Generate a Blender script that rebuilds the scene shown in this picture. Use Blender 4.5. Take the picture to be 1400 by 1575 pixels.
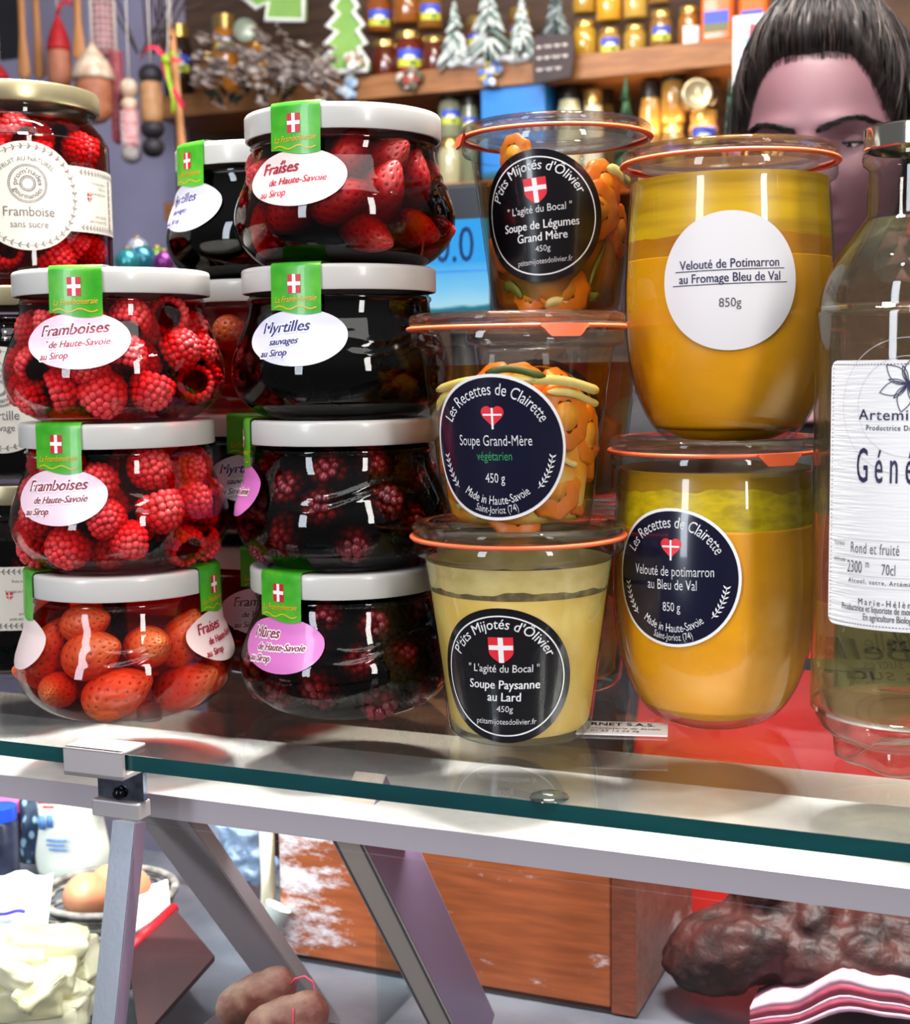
import bpy, math, random
from mathutils import Vector, Matrix, Euler
for _o in list(bpy.data.objects): bpy.data.objects.remove(_o)
SC = bpy.context.scene
COL = SC.collection
PI = math.pi
sin, cos, sqrt, atan2, exp = math.sin, math.cos, math.sqrt, math.atan2, math.exp
rnd = random.Random(7)

# ------------------------------------------------------------------ camera
F_PX, CAM_H, PITCH, ROLL = 2145.0, 0.1925, 0.1062, 0.0138
_rt = Vector((1, 0, 0)); _fw = Vector((0, cos(PITCH), -sin(PITCH))); _up = Vector((0, sin(PITCH), cos(PITCH)))
_cx = _rt*cos(ROLL) - _up*sin(ROLL); _cy = _rt*sin(ROLL) + _up*cos(ROLL); _cz = -_fw
cam_d = bpy.data.cameras.new('camera'); cam = bpy.data.objects.new('camera', cam_d); COL.objects.link(cam)
M4 = Matrix((_cx, _cy, _cz)).transposed().to_4x4(); M4.translation = Vector((0, 0, CAM_H)); cam.matrix_world = M4
cam_d.sensor_fit = 'HORIZONTAL'; cam_d.sensor_width = 36.0; cam_d.lens = F_PX*36.0/1400.0
cam_d.clip_start = 0.02; cam_d.clip_end = 30
cam_d.dof.use_dof = True; cam_d.dof.focus_distance = 0.70; cam_d.dof.aperture_fstop = 16.0
SC.camera = cam
SC.view_settings.view_transform = 'Standard'
try: SC.view_settings.look = 'None'
except Exception: pass
SC.view_settings.gamma = 1.0; SC.view_settings.use_curve_mapping = False
SC.view_settings.exposure = 0.0
cy_ = SC.cycles
cy_.max_bounces = 10; cy_.diffuse_bounces = 3; cy_.glossy_bounces = 4; cy_.transmission_bounces = 8
cy_.transparent_max_bounces = 40; cy_.volume_bounces = 0
cy_.caustics_reflective = False; cy_.caustics_refractive = False
cy_.sample_clamp_indirect = 4.0; cy_.sample_clamp_direct = 0.0
cy_.use_denoising = True
try: cy_.denoiser = 'OPENIMAGEDENOISE'
except Exception: pass

# ------------------------------------------------------------------ light
world = bpy.data.worlds.new('market_daylight'); SC.world = world; world.use_nodes = True
_wn = world.node_tree; _bg = _wn.nodes['Background']
_tc = _wn.nodes.new('ShaderNodeTexCoord'); _sep = _wn.nodes.new('ShaderNodeSeparateXYZ'); _rp = _wn.nodes.new('ShaderNodeValToRGB')
_wn.links.new(_tc.outputs['Generated'], _sep.inputs[0]); _wn.links.new(_sep.outputs['Z'], _rp.inputs[0])
_rp.color_ramp.elements[0].position = 0.0; _rp.color_ramp.elements[0].color = (0.36, 0.34, 0.36, 1)
_rp.color_ramp.elements[1].position = 0.7; _rp.color_ramp.elements[1].color = (0.75, 0.74, 0.78, 1)
_wn.links.new(_rp.outputs[0], _bg.inputs[0]); _bg.inputs[1].default_value = 0.34

def area(name, loc, aim, sx, sy, power, colr, spread=180, along=None):
    d = bpy.data.lights.new(name, 'AREA'); d.shape = 'RECTANGLE'; d.size = sx; d.size_y = sy; d.energy = power; d.color = colr
    d.spread = math.radians(spread)
    o = bpy.data.objects.new(name, d); COL.objects.link(o); o.location = loc
    z = -(Vector(aim) - Vector(loc)).normalized(); x = (Vector(along) - z*Vector(along).dot(z)).normalized() if along else None
    if along: o.rotation_euler = Matrix((x, z.cross(x), z)).transposed().to_euler()
    else: o.rotation_euler = (-z).to_track_quat('-Z', 'Y').to_euler()
    return o
ALONG = (cos(math.radians(22.6)), -sin(math.radians(22.6)), 0)      # direction of the counter: strip lamps lie along it
def spot(name, loc, aim, power, colr, angle=60, rad=0.03):
    d = bpy.data.lights.new(name, 'SPOT'); d.energy = power; d.color = colr; d.spot_size = math.radians(angle); d.spot_blend = .6; d.shadow_soft_size = rad
    o = bpy.data.objects.new(name, d); COL.objects.link(o); o.location = loc
    o.rotation_euler = (Vector(aim) - Vector(loc)).to_track_quat('-Z', 'Y').to_euler(); return o
area('street_daylight', (-1.5, -1.0, 0.75), (0, .75, .15), .35, 1.7, 31, (.82, .90, 1.0))
area('hall_skylight', (0.3, -.75, 2.5), (0, .75, .1), 2.2, 1.0, 24, (1.0, .97, .94))
area('front_right_fill', (1.0, -.9, .75), (.05, .75, .15), .22, 1.2, 19, (1.0, .97, .93))  # added fill panel that brightens the soup jars from the front right
spot('stall_spotlight', (-.42, .02, 1.25), (-.02, .74, .12), 20, (1.0, .95, .86), 70, .03)
area('stall_ceiling_lamp', (.06, .84, 1.6), (.02, .66, 0), .8, .07, 36, (1.0, .97, .92), 75, ALONG)
for _i, (_x, _y) in enumerate(((-.5, .5), (-.1, .3), (.35, .45), (.7, .7))):
    spot('led_downlight', (_x, _y, 1.5), (_x*.3, .85, 0), 5, (1, .95, .88), 80, .02)

# ------------------------------------------------------------------ pixel and stall frames
def ray(px, py):
    u = px - 700.0; v = 787.5 - py
    return _rt.lerp(_rt, 0)*0 + _cx*(u/F_PX) + _cy*(v/F_PX) + _fw
CAMP = Vector((0, 0, CAM_H))
def aty(px, py, y): d = ray(px, py); return CAMP + d*(y/d.y)
def atz(px, py, z): d = ray(px, py); return CAMP + d*((z - CAM_H)/d.z)
ANG = math.radians(22.6); SV = Vector((cos(ANG), -sin(ANG), 0)); NV = Vector((sin(ANG), cos(ANG), 0)); OR = Vector((0, .612, 0))
def W(a, b, z): return OR + SV*a + NV*b + Vector((0, 0, z))        # stall frame: a along the counter, b inwards
def onb(px, py, b): d = ray(px, py); t = (b - (CAMP - OR).dot(NV))/d.dot(NV); return CAMP + d*t
def ab(P): q = P - OR; return q.dot(SV), q.dot(NV), P.z
def abz(px, py, z): return ab(atz(px, py, z))

# ------------------------------------------------------------------ materials
def lin(c):
    return tuple((x/12.92 if x <= .04045 else ((x + .055)/1.055)**2.4) for x in c)
def hx(s):
    s = s.lstrip('#'); return lin(tuple(int(s[i:i+2], 16)/255 for i in (0, 2, 4))) + (1,)
_mats = {}
def mat(name, color, rough=.5, metal=0., spec=.5, coat=0., emit=None, estr=0., noise=None, nscale=40., bump=0., bscale=80., stretch=(1, 1, 1), alpha=1., sss=0.):
    """plain procedural Principled material; noise = second colour mixed in by a noise texture"""
    if name in _mats: return _mats[name]
    m = bpy.data.materials.new(name); m.use_nodes = True; nt = m.node_tree; b = nt.nodes['Principled BSDF']
    c = hx(color) if isinstance(color, str) else color
    b.inputs['Base Color'].default_value = c; b.inputs['Roughness'].default_value = rough; b.inputs['Metallic'].default_value = metal
    b.inputs['Specular IOR Level'].default_value = spec; b.inputs['Coat Weight'].default_value = coat
    b.inputs['Alpha'].default_value = alpha
    if sss: b.inputs['Subsurface Weight'].default_value = sss; b.inputs['Subsurface Radius'].default_value = (.01, .005, .003)
    if emit: b.inputs['Emission Color'].default_value = hx(emit); b.inputs['Emission Strength'].default_value = estr
    if noise or bump:
        tc = nt.nodes.new('ShaderNodeTexCoord'); mp = nt.nodes.new('ShaderNodeMapping'); mp.inputs['Scale'].default_value = stretch
        nt.links.new(tc.outputs['Object'], mp.inputs[0])
    if noise:
        n = nt.nodes.new('ShaderNodeTexNoise'); n.inputs['Scale'].default_value = nscale; n.inputs['Detail'].default_value = 5
        r = nt.nodes.new('ShaderNodeValToRGB'); r.color_ramp.elements[0].position = .38; r.color_ramp.elements[1].position = .62
        r.color_ramp.elements[0].color = c; r.color_ramp.elements[1].color = hx(noise)
        nt.links.new(mp.outputs[0], n.inputs['Vector']); nt.links.new(n.outputs['Fac'], r.inputs[0]); nt.links.new(r.outputs[0], b.inputs['Base Color'])
    if bump:
        n2 = nt.nodes.new('ShaderNodeTexNoise'); n2.inputs['Scale'].default_value = bscale; n2.inputs['Detail'].default_value = 4
        bp = nt.nodes.new('ShaderNodeBump'); bp.inputs['Strength'].default_value = bump; bp.inputs['Distance'].default_value = .002
        nt.links.new(mp.outputs[0], n2.inputs['Vector']); nt.links.new(n2.outputs['Fac'], bp.inputs['Height']); nt.links.new(bp.outputs[0], b.inputs['Normal'])
    _mats[name] = m; return m
def glass(name, tint=(1, 1, 1), edge=(.72, .80, .80), rough=.015, f0=.045, gain=1.0, power=5.0):
    """thin clear glass: see-through with a Fresnel reflection, deeper tint where it is seen edge-on"""
    if name in _mats: return _mats[name]
    m = bpy.data.materials.new(name); m.use_nodes = True; nt = m.node_tree; nt.nodes.clear()
    out = nt.nodes.new('ShaderNodeOutputMaterial'); lw = nt.nodes.new('ShaderNodeLayerWeight'); lw.inputs[0].default_value = .5
    pw = nt.nodes.new('ShaderNodeMath'); pw.operation = 'POWER'; pw.inputs[1].default_value = power
    mr = nt.nodes.new('ShaderNodeMapRange'); mr.inputs['To Min'].default_value = f0; mr.inputs['To Max'].default_value = gain
    tr = nt.nodes.new('ShaderNodeBsdfTransparent'); gl = nt.nodes.new('ShaderNodeBsdfGlossy'); gl.inputs['Roughness'].default_value = rough
    mx = nt.nodes.new('ShaderNodeMixShader'); cm = nt.nodes.new('ShaderNodeMix'); cm.data_type = 'RGBA'
    p2 = nt.nodes.new('ShaderNodeMath'); p2.operation = 'POWER'; p2.inputs[1].default_value = 2.5
    L = nt.links.new
    L(lw.outputs['Facing'], pw.inputs[0]); L(pw.outputs[0], mr.inputs['Value']); L(lw.outputs['Facing'], p2.inputs[0]); L(p2.outputs[0], cm.inputs[0])
    cm.inputs[6].default_value = tuple(tint) + (1,); cm.inputs[7].default_value = tuple(edge) + (1,)
    L(cm.outputs[2], tr.inputs[0]); L(mr.outputs[0], mx.inputs[0]); L(tr.outputs[0], mx.inputs[1]); L(gl.outputs[0], mx.inputs[2]); L(mx.outputs[0], out.inputs[0])
    _mats[name] = m; return m
def liquid(name, color, density):
    """clear coloured liquid: absorbs along the way the light takes through it"""
    if name in _mats: return _mats[name]
    m = bpy.data.materials.new(name); m.use_nodes = True; nt = m.node_tree; nt.nodes.clear()
    out = nt.nodes.new('ShaderNodeOutputMaterial'); tr = nt.nodes.new('ShaderNodeBsdfTransparent'); va = nt.nodes.new('ShaderNodeVolumeAbsorption')
    va.inputs['Color'].default_value = tuple(color) + (1,); va.inputs['Density'].default_value = density
    nt.links.new(tr.outputs[0], out.inputs['Surface']); nt.links.new(va.outputs[0], out.inputs['Volume']); _mats[name] = m; return m
def solid_glass(name, color, ior=1.45, rough=0., clear=.35):
    """thick moulded glass: refraction with part of the light passing straight"""
    if name in _mats: return _mats[name]
    m = bpy.data.materials.new(name); m.use_nodes = True; nt = m.node_tree; nt.nodes.clear()
    out = nt.nodes.new('ShaderNodeOutputMaterial'); g = nt.nodes.new('ShaderNodeBsdfGlass'); g.inputs['Color'].default_value = tuple(color) + (1,)
    g.inputs['IOR'].default_value = ior; g.inputs['Roughness'].default_value = rough
    tr = nt.nodes.new('ShaderNodeBsdfTransparent'); tr.inputs[0].default_value = tuple(color) + (1,)
    mx = nt.nodes.new('ShaderNodeMixShader'); mx.inputs[0].default_value = 1 - clear
    nt.links.new(tr.outputs[0], mx.inputs[1]); nt.links.new(g.outputs[0], mx.inputs[2]); nt.links.new(mx.outputs[0], out.inputs[0]); _mats[name] = m; return m

# ------------------------------------------------------------------ mesh builder
class MB:
    def __init__(s): s.v = []; s.f = []; s.m = []
    def add(s, vs, fs, mi=0, M=None):
        n = len(s.v)
        s.v += [tuple(M @ Vector(p)) if M else tuple(p) for p in vs]
        s.f += [tuple(i + n for i in q) for q in fs]; s.m += [mi]*len(fs); return s
    def lathe(s, prof, seg=64, mi=0, M=None, rf=None):
        """prof: (r, z) upwards; r == 0 closes"""
        vs = []; fs = []; rings = []
        for r, z in prof:
            if r < 1e-7: rings.append([len(vs)]); vs.append((0, 0, z))
            else:
                rings.append(list(range(len(vs), len(vs) + seg)))
                for k in range(seg):
                    t = 2*PI*k/seg; q = r + (rf(t, z) if rf else 0); vs.append((q*sin(t), -q*cos(t), z))
        for A, B in zip(rings, rings[1:]):
            for k in range(seg):
                k2 = (k + 1) % seg
                if len(A) == 1 and len(B) == 1: continue
                if len(A) == 1: fs.append((A[0], B[k2], B[k]))
                elif len(B) == 1: fs.append((A[k], A[k2], B[0]))
                else: fs.append((A[k], A[k2], B[k2], B[k]))
        return s.add(vs, fs, mi, M)
    def box(s, x0, x1, y0, y1, z0, z1, mi=0, M=None):
        vs = [(x, y, z) for z in (z0, z1) for y in (y0, y1) for x in (x0, x1)]
        return s.add(vs, [(0, 2, 3, 1), (4, 5, 7, 6), (0, 1, 5, 4), (2, 6, 7, 3), (0, 4, 6, 2), (1, 3, 7, 5)], mi, M)
    def ell(s, c, r, seg=16, rings=10, mi=0, R=None):
        if not hasattr(r, '__len__'): r = (r, r, r)
        vs = [(0, 0, -1)]; fs = []
        for i in range(1, rings):
            e = -PI/2 + PI*i/rings
            for k in range(seg): t = 2*PI*k/seg; vs.append((cos(e)*cos(t), cos(e)*sin(t), sin(e)))
        vs.append((0, 0, 1)); T = len(vs) - 1
        for k in range(seg):
            k2 = (k + 1) % seg
            fs.append((0, 1 + k2, 1 + k)); fs.append((T, T - seg + k, T - seg + k2))
            for i in range(rings - 2):
                a = 1 + i*seg; fs.append((a + k, a + k2, a + seg + k2, a + seg + k))
        out = []
        for p in vs:
            q = Vector((p[0]*r[0], p[1]*r[1], p[2]*r[2]))
            if R: q = R @ q
            out.append(q + Vector(c))
        return s.add(out, fs, mi)
    def tube(s, pts, r, seg=10, mi=0, cap=True, flat=1.0):
        pts = [Vector(p) for p in pts]; n = len(pts); vs = []; fs = []
        T0 = (pts[1] - pts[0]).normalized(); N = T0.orthogonal().normalized()
        for i, p in enumerate(pts):
            T = (pts[min(i + 1, n - 1)] - pts[max(i - 1, 0)]).normalized()
            N = (N - T*N.dot(T)).normalized(); B = T.cross(N)
            rr = r[i] if hasattr(r, '__len__') else r
            for k in range(seg):
                t = 2*PI*k/seg; vs.append(p + N*(rr*cos(t)) + B*(rr*sin(t)*flat))
        for i in range(n - 1):
            for k in range(seg):
                k2 = (k + 1) % seg; fs.append((i*seg + k, i*seg + k2, (i + 1)*seg + k2, (i + 1)*seg + k))
        if cap: fs.append(tuple(range(seg))[::-1]); fs.append(tuple(range((n - 1)*seg, n*seg)))
        return s.add(vs, fs, mi)
    def prism(s, poly, t, mi=0, M=None, mi_side=None):
        """poly in x,z ; thickness t along y"""
        n = len(poly); vs = [(x, -t/2, z) for x, z in poly] + [(x, t/2, z) for x, z in poly]
        s.add(vs, [tuple(range(n)), tuple(range(2*n - 1, n - 1, -1))], mi, M)
        s.add(vs, [(k, k + n, (k + 1) % n + n, (k + 1) % n) for k in range(n)], mi if mi_side is None else mi_side, M); return s
    def build(s, name, mats, parent=None, loc=None, rot=None, smooth=True, bevel=0, sub=0, sharp=None):
        me = bpy.data.meshes.new(name); me.from_pydata(s.v, [], s.f)
        if not isinstance(mats, (list, tuple)): mats = [mats]
        for m in mats: me.materials.append(m)
        me.polygons.foreach_set('material_index', s.m); me.polygons.foreach_set('use_smooth', [smooth]*len(s.f)); me.update()
        if sharp is not None and smooth:
            try: me.set_sharp_from_angle(angle=math.radians(sharp))
            except Exception: pass
        o = bpy.data.objects.new(name, me); COL.objects.link(o)
        if parent: o.parent = parent
        if loc is not None: o.location = loc
        if rot is not None: o.rotation_euler = rot
        if bevel:
            b = o.modifiers.new('bevel', 'BEVEL'); b.width = bevel; b.segments = 2; b.limit_method = 'ANGLE'
        if sub:
            b = o.modifiers.new('subdivision', 'SUBSURF'); b.levels = sub; b.render_levels = sub
        return o
def thing(name, label, cat, loc=(0, 0, 0), rotz=0, group=None):
    o = bpy.data.objects.new(name, None); o.empty_display_size = .02; COL.objects.link(o); o.location = loc; o.rotation_euler = (0, 0, rotz)
    return tag(o, label, cat, group)
def tag(o, label, cat, group=None, kind=None):
    o['label'] = label; o['category'] = cat
    if group: o['group'] = group
    if kind: o['kind'] = kind
    return o
def structure(o): o['kind'] = 'structure'; return o
def dup(o, loc, rot=None, label=None, group=None, cat=None):
    c = o.copy(); COL.objects.link(c); c.location = loc
    if rot is not None: c.rotation_euler = rot
    if label: c['label'] = label
    if group: c['group'] = group
    if cat: c['category'] = cat
    for ch in o.children:
        k = ch.copy(); COL.objects.link(k); k.parent = c
        for g in ch.children:
            q = g.copy(); COL.objects.link(q); q.parent = k
    return c
def smooth_prof(pts, n=6):
    """Catmull-Rom through (r, z) points"""
    out = []
    P = [pts[0]] + list(pts) + [pts[-1]]
    for i in range(1, len(P) - 2):
        p0, p1, p2, p3 = P[i-1], P[i], P[i+1], P[i+2]
        for k in range(n):
            t = k/n
            out.append(tuple(max(0, .5*((2*p1[j]) + (-p0[j] + p2[j])*t + (2*p0[j] - 5*p1[j] + 4*p2[j] - p3[j])*t*t + (-p0[j] + 3*p1[j] - 3*p2[j] + p3[j])*t**3)) for j in (0, 1)))
    out.append(tuple(pts[-1])); return out
def prof_r(prof, z):
    for (r0, z0), (r1, z1) in zip(prof, prof[1:]):
        if min(z0, z1) <= z <= max(z0, z1) and abs(z1 - z0) > 1e-9: return r0 + (r1 - r0)*(z - z0)/(z1 - z0)
    return prof[-1][0]

# ------------------------------------------------------------------ lettering
_tc_cache = {}
def txt(s, size, bold=0.0, shear=0.0, xs=1.0, align='CENTER', space=1.0, ring=0):
    key = (s, shear, align, space)
    if key not in _tc_cache:
        cu = bpy.data.curves.new('t', 'FONT'); cu.body = s; cu.size = 1.0; cu.align_x = align; cu.shear = shear; cu.space_character = space
        cu.resolution_u = 3; cu.fill_mode = 'FRONT'
        ob = bpy.data.objects.new('t', cu); me = bpy.data.meshes.new_from_object(ob)
        _tc_cache[key] = ([(v.co.x, v.co.y) for v in me.vertices], [tuple(p.vertices) for p in me.polygons])
        bpy.data.objects.remove(ob); bpy.data.meshes.remove(me); bpy.data.curves.remove(cu)
    v, f = _tc_cache[key]; n = len(v); V = []; Fs = []
    offs = [(0, 0)] if not bold else [(-bold*.5, 0), (bold*.5, 0), (0, bold*.35)]
    if ring: offs = [(ring*cos(2*PI*k/8), ring*sin(2*PI*k/8)) for k in range(8)]
    for i, (dx, dy) in enumerate(offs):
        V += [((x + dx)*size*xs, (y + dy)*size) for x, y in v]; Fs += [tuple(j + i*n for j in q) for q in f]
    return V, Fs
def arc_bend(vf, R, up=True):
    """bend text lying on y=0 round a circle of radius R about the origin; up: over the top, else along the bottom"""
    v, f = vf
    if up: return [((R + y)*sin(x/R), (R + y)*cos(x/R)) for x, y in v], f
    return [((R - y)*sin(x/R), -(R - y)*cos(x/R)) for x, y in v], f
def xf(vf, dx=0, dy=0, rot=0, sc=1):
    v, f = vf; c, s_ = cos(rot), sin(rot)
    return [(sc*(x*c - y*s_) + dx, sc*(x*s_ + y*c) + dy) for x, y in v], f
def disc2(rx, ry, rings=7, seg=56, egg=0.0):
    v = [(0, 0)]; f = []
    for i in range(1, rings + 1):
        for k in range(seg):
            t = 2*PI*k/seg; q = i/rings; x = rx*q*cos(t); y = ry*q*sin(t); v.append((x, y*(1 + egg*x/rx)))
    for k in range(seg):
        k2 = (k + 1) % seg; f.append((0, 1 + k, 1 + k2))
        for i in range(rings - 1):
            a = 1 + i*seg; f.append((a + k, a + seg + k, a + seg + k2, a + k2))
    return v, f
def ring2(R, w, seg=72, a0=0, a1=2*PI):
    n = seg; v = []; f = []
    for k in range(n + 1):
        t = a0 + (a1 - a0)*k/n; v += [((R - w/2)*cos(t), (R - w/2)*sin(t)), ((R + w/2)*cos(t), (R + w/2)*sin(t))]
    for k in range(n): f.append((2*k, 2*k + 1, 2*k + 3, 2*k + 2))
    return v, f
def rect2(x0, x1, y0, y1, nx=8, ny=8):
    v = [(x0 + (x1 - x0)*i/nx, y0 + (y1 - y0)*j/ny) for j in range(ny + 1) for i in range(nx + 1)]
    f = [(j*(nx + 1) + i, j*(nx + 1) + i + 1, (j + 1)*(nx + 1) + i + 1, (j + 1)*(nx + 1) + i) for j in range(ny) for i in range(nx)]
    return v, f
def poly2(pts): return list(pts), [tuple(range(len(pts)))]
def star2(pts, rings=6):
    """fills an outline with rings of faces so that it can follow a curved wall"""
    n = len(pts); cx = sum(p[0] for p in pts)/n; cy = sum(p[1] for p in pts)/n; v = [(cx, cy)]; f = []
    for i in range(1, rings + 1): v += [(cx + (x - cx)*i/rings, cy + (y - cy)*i/rings) for x, y in pts]
    for k in range(n):
        k2 = (k + 1) % n; f.append((0, 1 + k, 1 + k2))
        for i in range(rings - 1): a = 1 + i*n; f.append((a + k, a + n + k, a + n + k2, a + k2))
    return v, f
def shield2(w, h):
    top = [(-w/2 + w*k/8, h*.5) for k in range(9)]
    rt = [(w/2*(1 - (k/8)**2.2), -h*.5*k/8) for k in range(0, 9)]
    return star2(top + [(w/2, h*.25)] + rt + [(-x, y) for x, y in rt[::-1][1:]] + [(-w/2, h*.25)])
def heart2(w, h):
    pts = []
    for k in range(40):
        t = 2*PI*k/40; pts.append((w/2*sin(t)**3*1.0, h/34*(13*cos(t) - 5*cos(2*t) - 2*cos(3*t) - cos(4*t)) + h*.1))
    return star2(pts)
def leaf_branch(pts, n, size, both=True):
    """little leaf pairs along a polyline: list of (verts, faces)"""
    out = []; P = [Vector((x, y)) for x, y in pts]
    L = [0]
    for a_, b_ in zip(P, P[1:]): L.append(L[-1] + (b_ - a_).length)
    def at(s_):
        for i in range(len(P) - 1):
            if s_ <= L[i+1] + 1e-9:
                t = (s_ - L[i])/max(1e-9, L[i+1] - L[i]); return P[i].lerp(P[i+1], t), (P[i+1] - P[i]).normalized()
        return P[-1], (P[-1] - P[-2]).normalized()
    for k in range(n):
        p, d = at(L[-1]*(k + .5)/n); nn = Vector((-d.y, d.x))
        for sg in ((1, -1) if both else (1,)):
            q = (d*.75 + nn*sg*.75).normalized(); r = Vector((-q.y, q.x)); tip = p + q*size
            out.append(poly2([tuple(p), tuple(p + q*size*.5 + r*size*.16), tuple(tip), tuple(p + q*size*.5 - r*size*.16)]))
    return out
def line2(pts, w):
    v = []; f = []; P = [Vector((x, y)) for x, y in pts]
    for i, p in enumerate(P):
        d = (P[min(i+1, len(P)-1)] - P[max(i-1, 0)]).normalized(); nn = Vector((-d.y, d.x))*w/2; v += [tuple(p + nn), tuple(p - nn)]
    for i in range(len(P) - 1): f.append((2*i, 2*i + 1, 2*i + 3, 2*i + 2))
    return v, f

class Wrap:
    """lays flat artwork (u right, v up) onto a surface of revolution. prof runs from top to bottom"""
    def __init__(s, prof, zc=None, sc=None, phi=0, rot=0, off=.0003, step=.00013):
        s.prof = list(prof); s.L = [0]
        for (r0, z0), (r1, z1) in zip(prof, prof[1:]): s.L.append(s.L[-1] + math.hypot(r1 - r0, z1 - z0))
        s.s0 = sc if sc is not None else s.arc_at(zc)
        s.phi = phi; s.rot = rot; s.off = off; s.step = step; s.mb = MB()
    def arc_at(s, z):
        for i, ((r0, z0), (r1, z1)) in enumerate(zip(s.prof, s.prof[1:])):
            if z1 <= z <= z0 and z0 - z1 > 1e-9: return s.L[i] + (s.L[i+1] - s.L[i])*(z0 - z)/(z0 - z1)
        return 0
    def pt(s, u, v, layer):
        c, q = cos(s.rot), sin(s.rot); u, v = u*c - v*q, u*q + v*c
        t = min(max(s.s0 - v, 0), s.L[-1] - 1e-9); i = 0
        while i < len(s.L) - 2 and s.L[i+1] < t: i += 1
        k = (t - s.L[i])/max(1e-9, s.L[i+1] - s.L[i]); (r0, z0), (r1, z1) = s.prof[i], s.prof[i+1]
        r = r0 + (r1 - r0)*k; z = z0 + (z1 - z0)*k; l = math.hypot(r1 - r0, z1 - z0) or 1
        nr, nz = -(z1 - z0)/l, (r1 - r0)/l; o = s.off + s.step*layer
        th = s.phi + u/max(r, .012); r += nr*o; z += nz*o
        return (r*sin(th), -r*cos(th), z)
    def put(s, vf, mi=0, layer=1):
        v, f = vf; s.mb.add([s.pt(x, y, layer) for x, y in v], f, mi); return s

# ================================================================== SETTING
FLOOR_Z = -1.17
m_floor = mat('stone_floor', '#4a464a', .6, noise='#3a383c', nscale=6)
m_wall = mat('plaster_wall', '#b9b4d2', .85, noise='#a9a6c8', nscale=3)
m_back = mat('timber_back_wall', '#5a4434', .8, noise='#46342a', nscale=8, stretch=(1, 1, 8))
def slab(name, a0, a1, b0, b1, z0, z1, m, parent=None, **k):
    """a box in the stall frame, its own origin at the box's centre"""
    ca, cb, cz = (a0+a1)/2, (b0+b1)/2, (z0+z1)/2
    o = MB().box(a0-ca, a1-ca, b0-cb, b1-cb, z0-cz, z1-cz).build(name, m, None, smooth=False, **k)
    if parent: o.parent = parent; o.location = (ca, cb, cz)
    else: o.location = W(ca, cb, cz); o.rotation_euler = (0, 0, -ANG)
    return o
structure(slab('floor', -3.2, 3.0, -1.2, 3.2, FLOOR_Z - .05, FLOOR_Z, m_floor))
BW = 2.36                                                     # depth of the back wall in the stall frame
structure(slab('wall_back', -3.2, 3.0, BW, BW + .1, FLOOR_Z, 2.4, m_back))
structure(slab('wall_left', ab(onb(-120, 300, BW - .06))[0], ab(onb(272, 300, BW - .06))[0], BW - .06, BW, FLOOR_Z, 1.6, m_wall))

# ================================================================== DISPLAY COUNTER
m_lam = mat('white_laminate', '#e6e6e2', .45, noise='#dadbd6', nscale=60)
m_laf = mat('shaded_edge_grey', '#a59da5', .5)  # shade of the ledge's front face, put into its colour as grey-mauve
m_taupe = mat('taupe_strip', '#8e867a', .4, .2)
m_alu = mat('brushed_aluminium', '#b9bec8', .34, .85, bump=.03, bscale=400)
m_alu2 = mat('satin_aluminium', '#c9c2c4', .38, .55)
m_steel = mat('polished_steel', '#9aa6bb', .12, 1.0, noise='#6e7688', nscale=90)
m_deck = mat('grey_marble', '#565860', .25, noise='#43464e', nscale=14)
m_case = mat('counter_panel', '#3c3c42', .6)
counter = thing('display_counter', 'white and aluminium shop counter with a glazed display case under the glass shelf', 'counter', W(0, 0, 0), -ANG)
def part(name, mb, m, parent, **k): return mb.build(name, m, parent, **k)
cab = MB().box(-1.1, .9, .03, .46, FLOOR_Z, -.27); part('cabinet', cab, m_case, counter, smooth=False)
deck = MB().box(-1.12, .92, .0, .478, -.27, -.25); part('deck', deck, m_deck, counter, smooth=False, bevel=.003)
lb = MB(); lb.box(-1.1, .9, .0445, .158, -.0465, -.035, 0); lb.box(-1.1, .9, .0435, .0445, -.0475, -.0348, 1)
part('ledge', lb, [m_lam, m_laf], counter, smooth=False)
rb = MB().box(-1.1, .9, .158, .22, -.055, -.0385); part('rear_strip', rb, m_taupe, counter, smooth=False, bevel=.001)  # separate taupe strip behind the ledge, set slightly lower
# front post leaning out towards the customer
def strut(name, a0, a1, b0, z0, b1, z1, depth, mats, parent, trim=True):
    d = Vector((0, b1 - b0, z1 - z0)); L = d.length; d.normalize(); nrm = Vector((0, -d.z, d.y))       # nrm points inwards/up
    if nrm.y < 0: nrm = -nrm
    Mx = Matrix(((1, 0, 0), tuple(nrm), tuple(d))).transposed().to_4x4(); Mx.translation = Vector(((a0+a1)/2, b0, z0))
    w = (a1 - a0)/2; mb = MB(); mb.box(-w, w, 0, depth, 0, L, 0, Mx)
    mb.box(w, w + .0004, .0008, depth - .0008, 0, L, 1, Mx)
    if trim:
        for x in (-w*.84, w*.84): mb.box(x - .0007, x + .0007, -.0003, .001, 0, L, 2, Mx)
    return mb.build(name, mats, parent, smooth=False)
m_trim = mat('dark_rubber_trim', '#5d5a60', .6)
m_side = mat('lilac_side', '#a08ba8', .35, .4)  # lilac facing along the right side of post and brace
m_beige = mat('beige_anodised_front', '#cdc0b4', .4, .1)
m_gpan = mat('grey_painted_panel', '#a89ea2', .5)
strut('front_post', -.2125, -.1985, .030, -.047, -.022, -.262, .011, [m_alu, m_side, m_trim], counter, False)
strut('brace', -.0946, -.0765, .052, -.0475, .2065, -.25, .040, [m_beige, m_side, m_trim], counter)
strut('brace', -.2165, -.1830, .052, -.0475, .2205, -.25, .010, [m_gpan, m_gpan, m_trim], counter, False)
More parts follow.
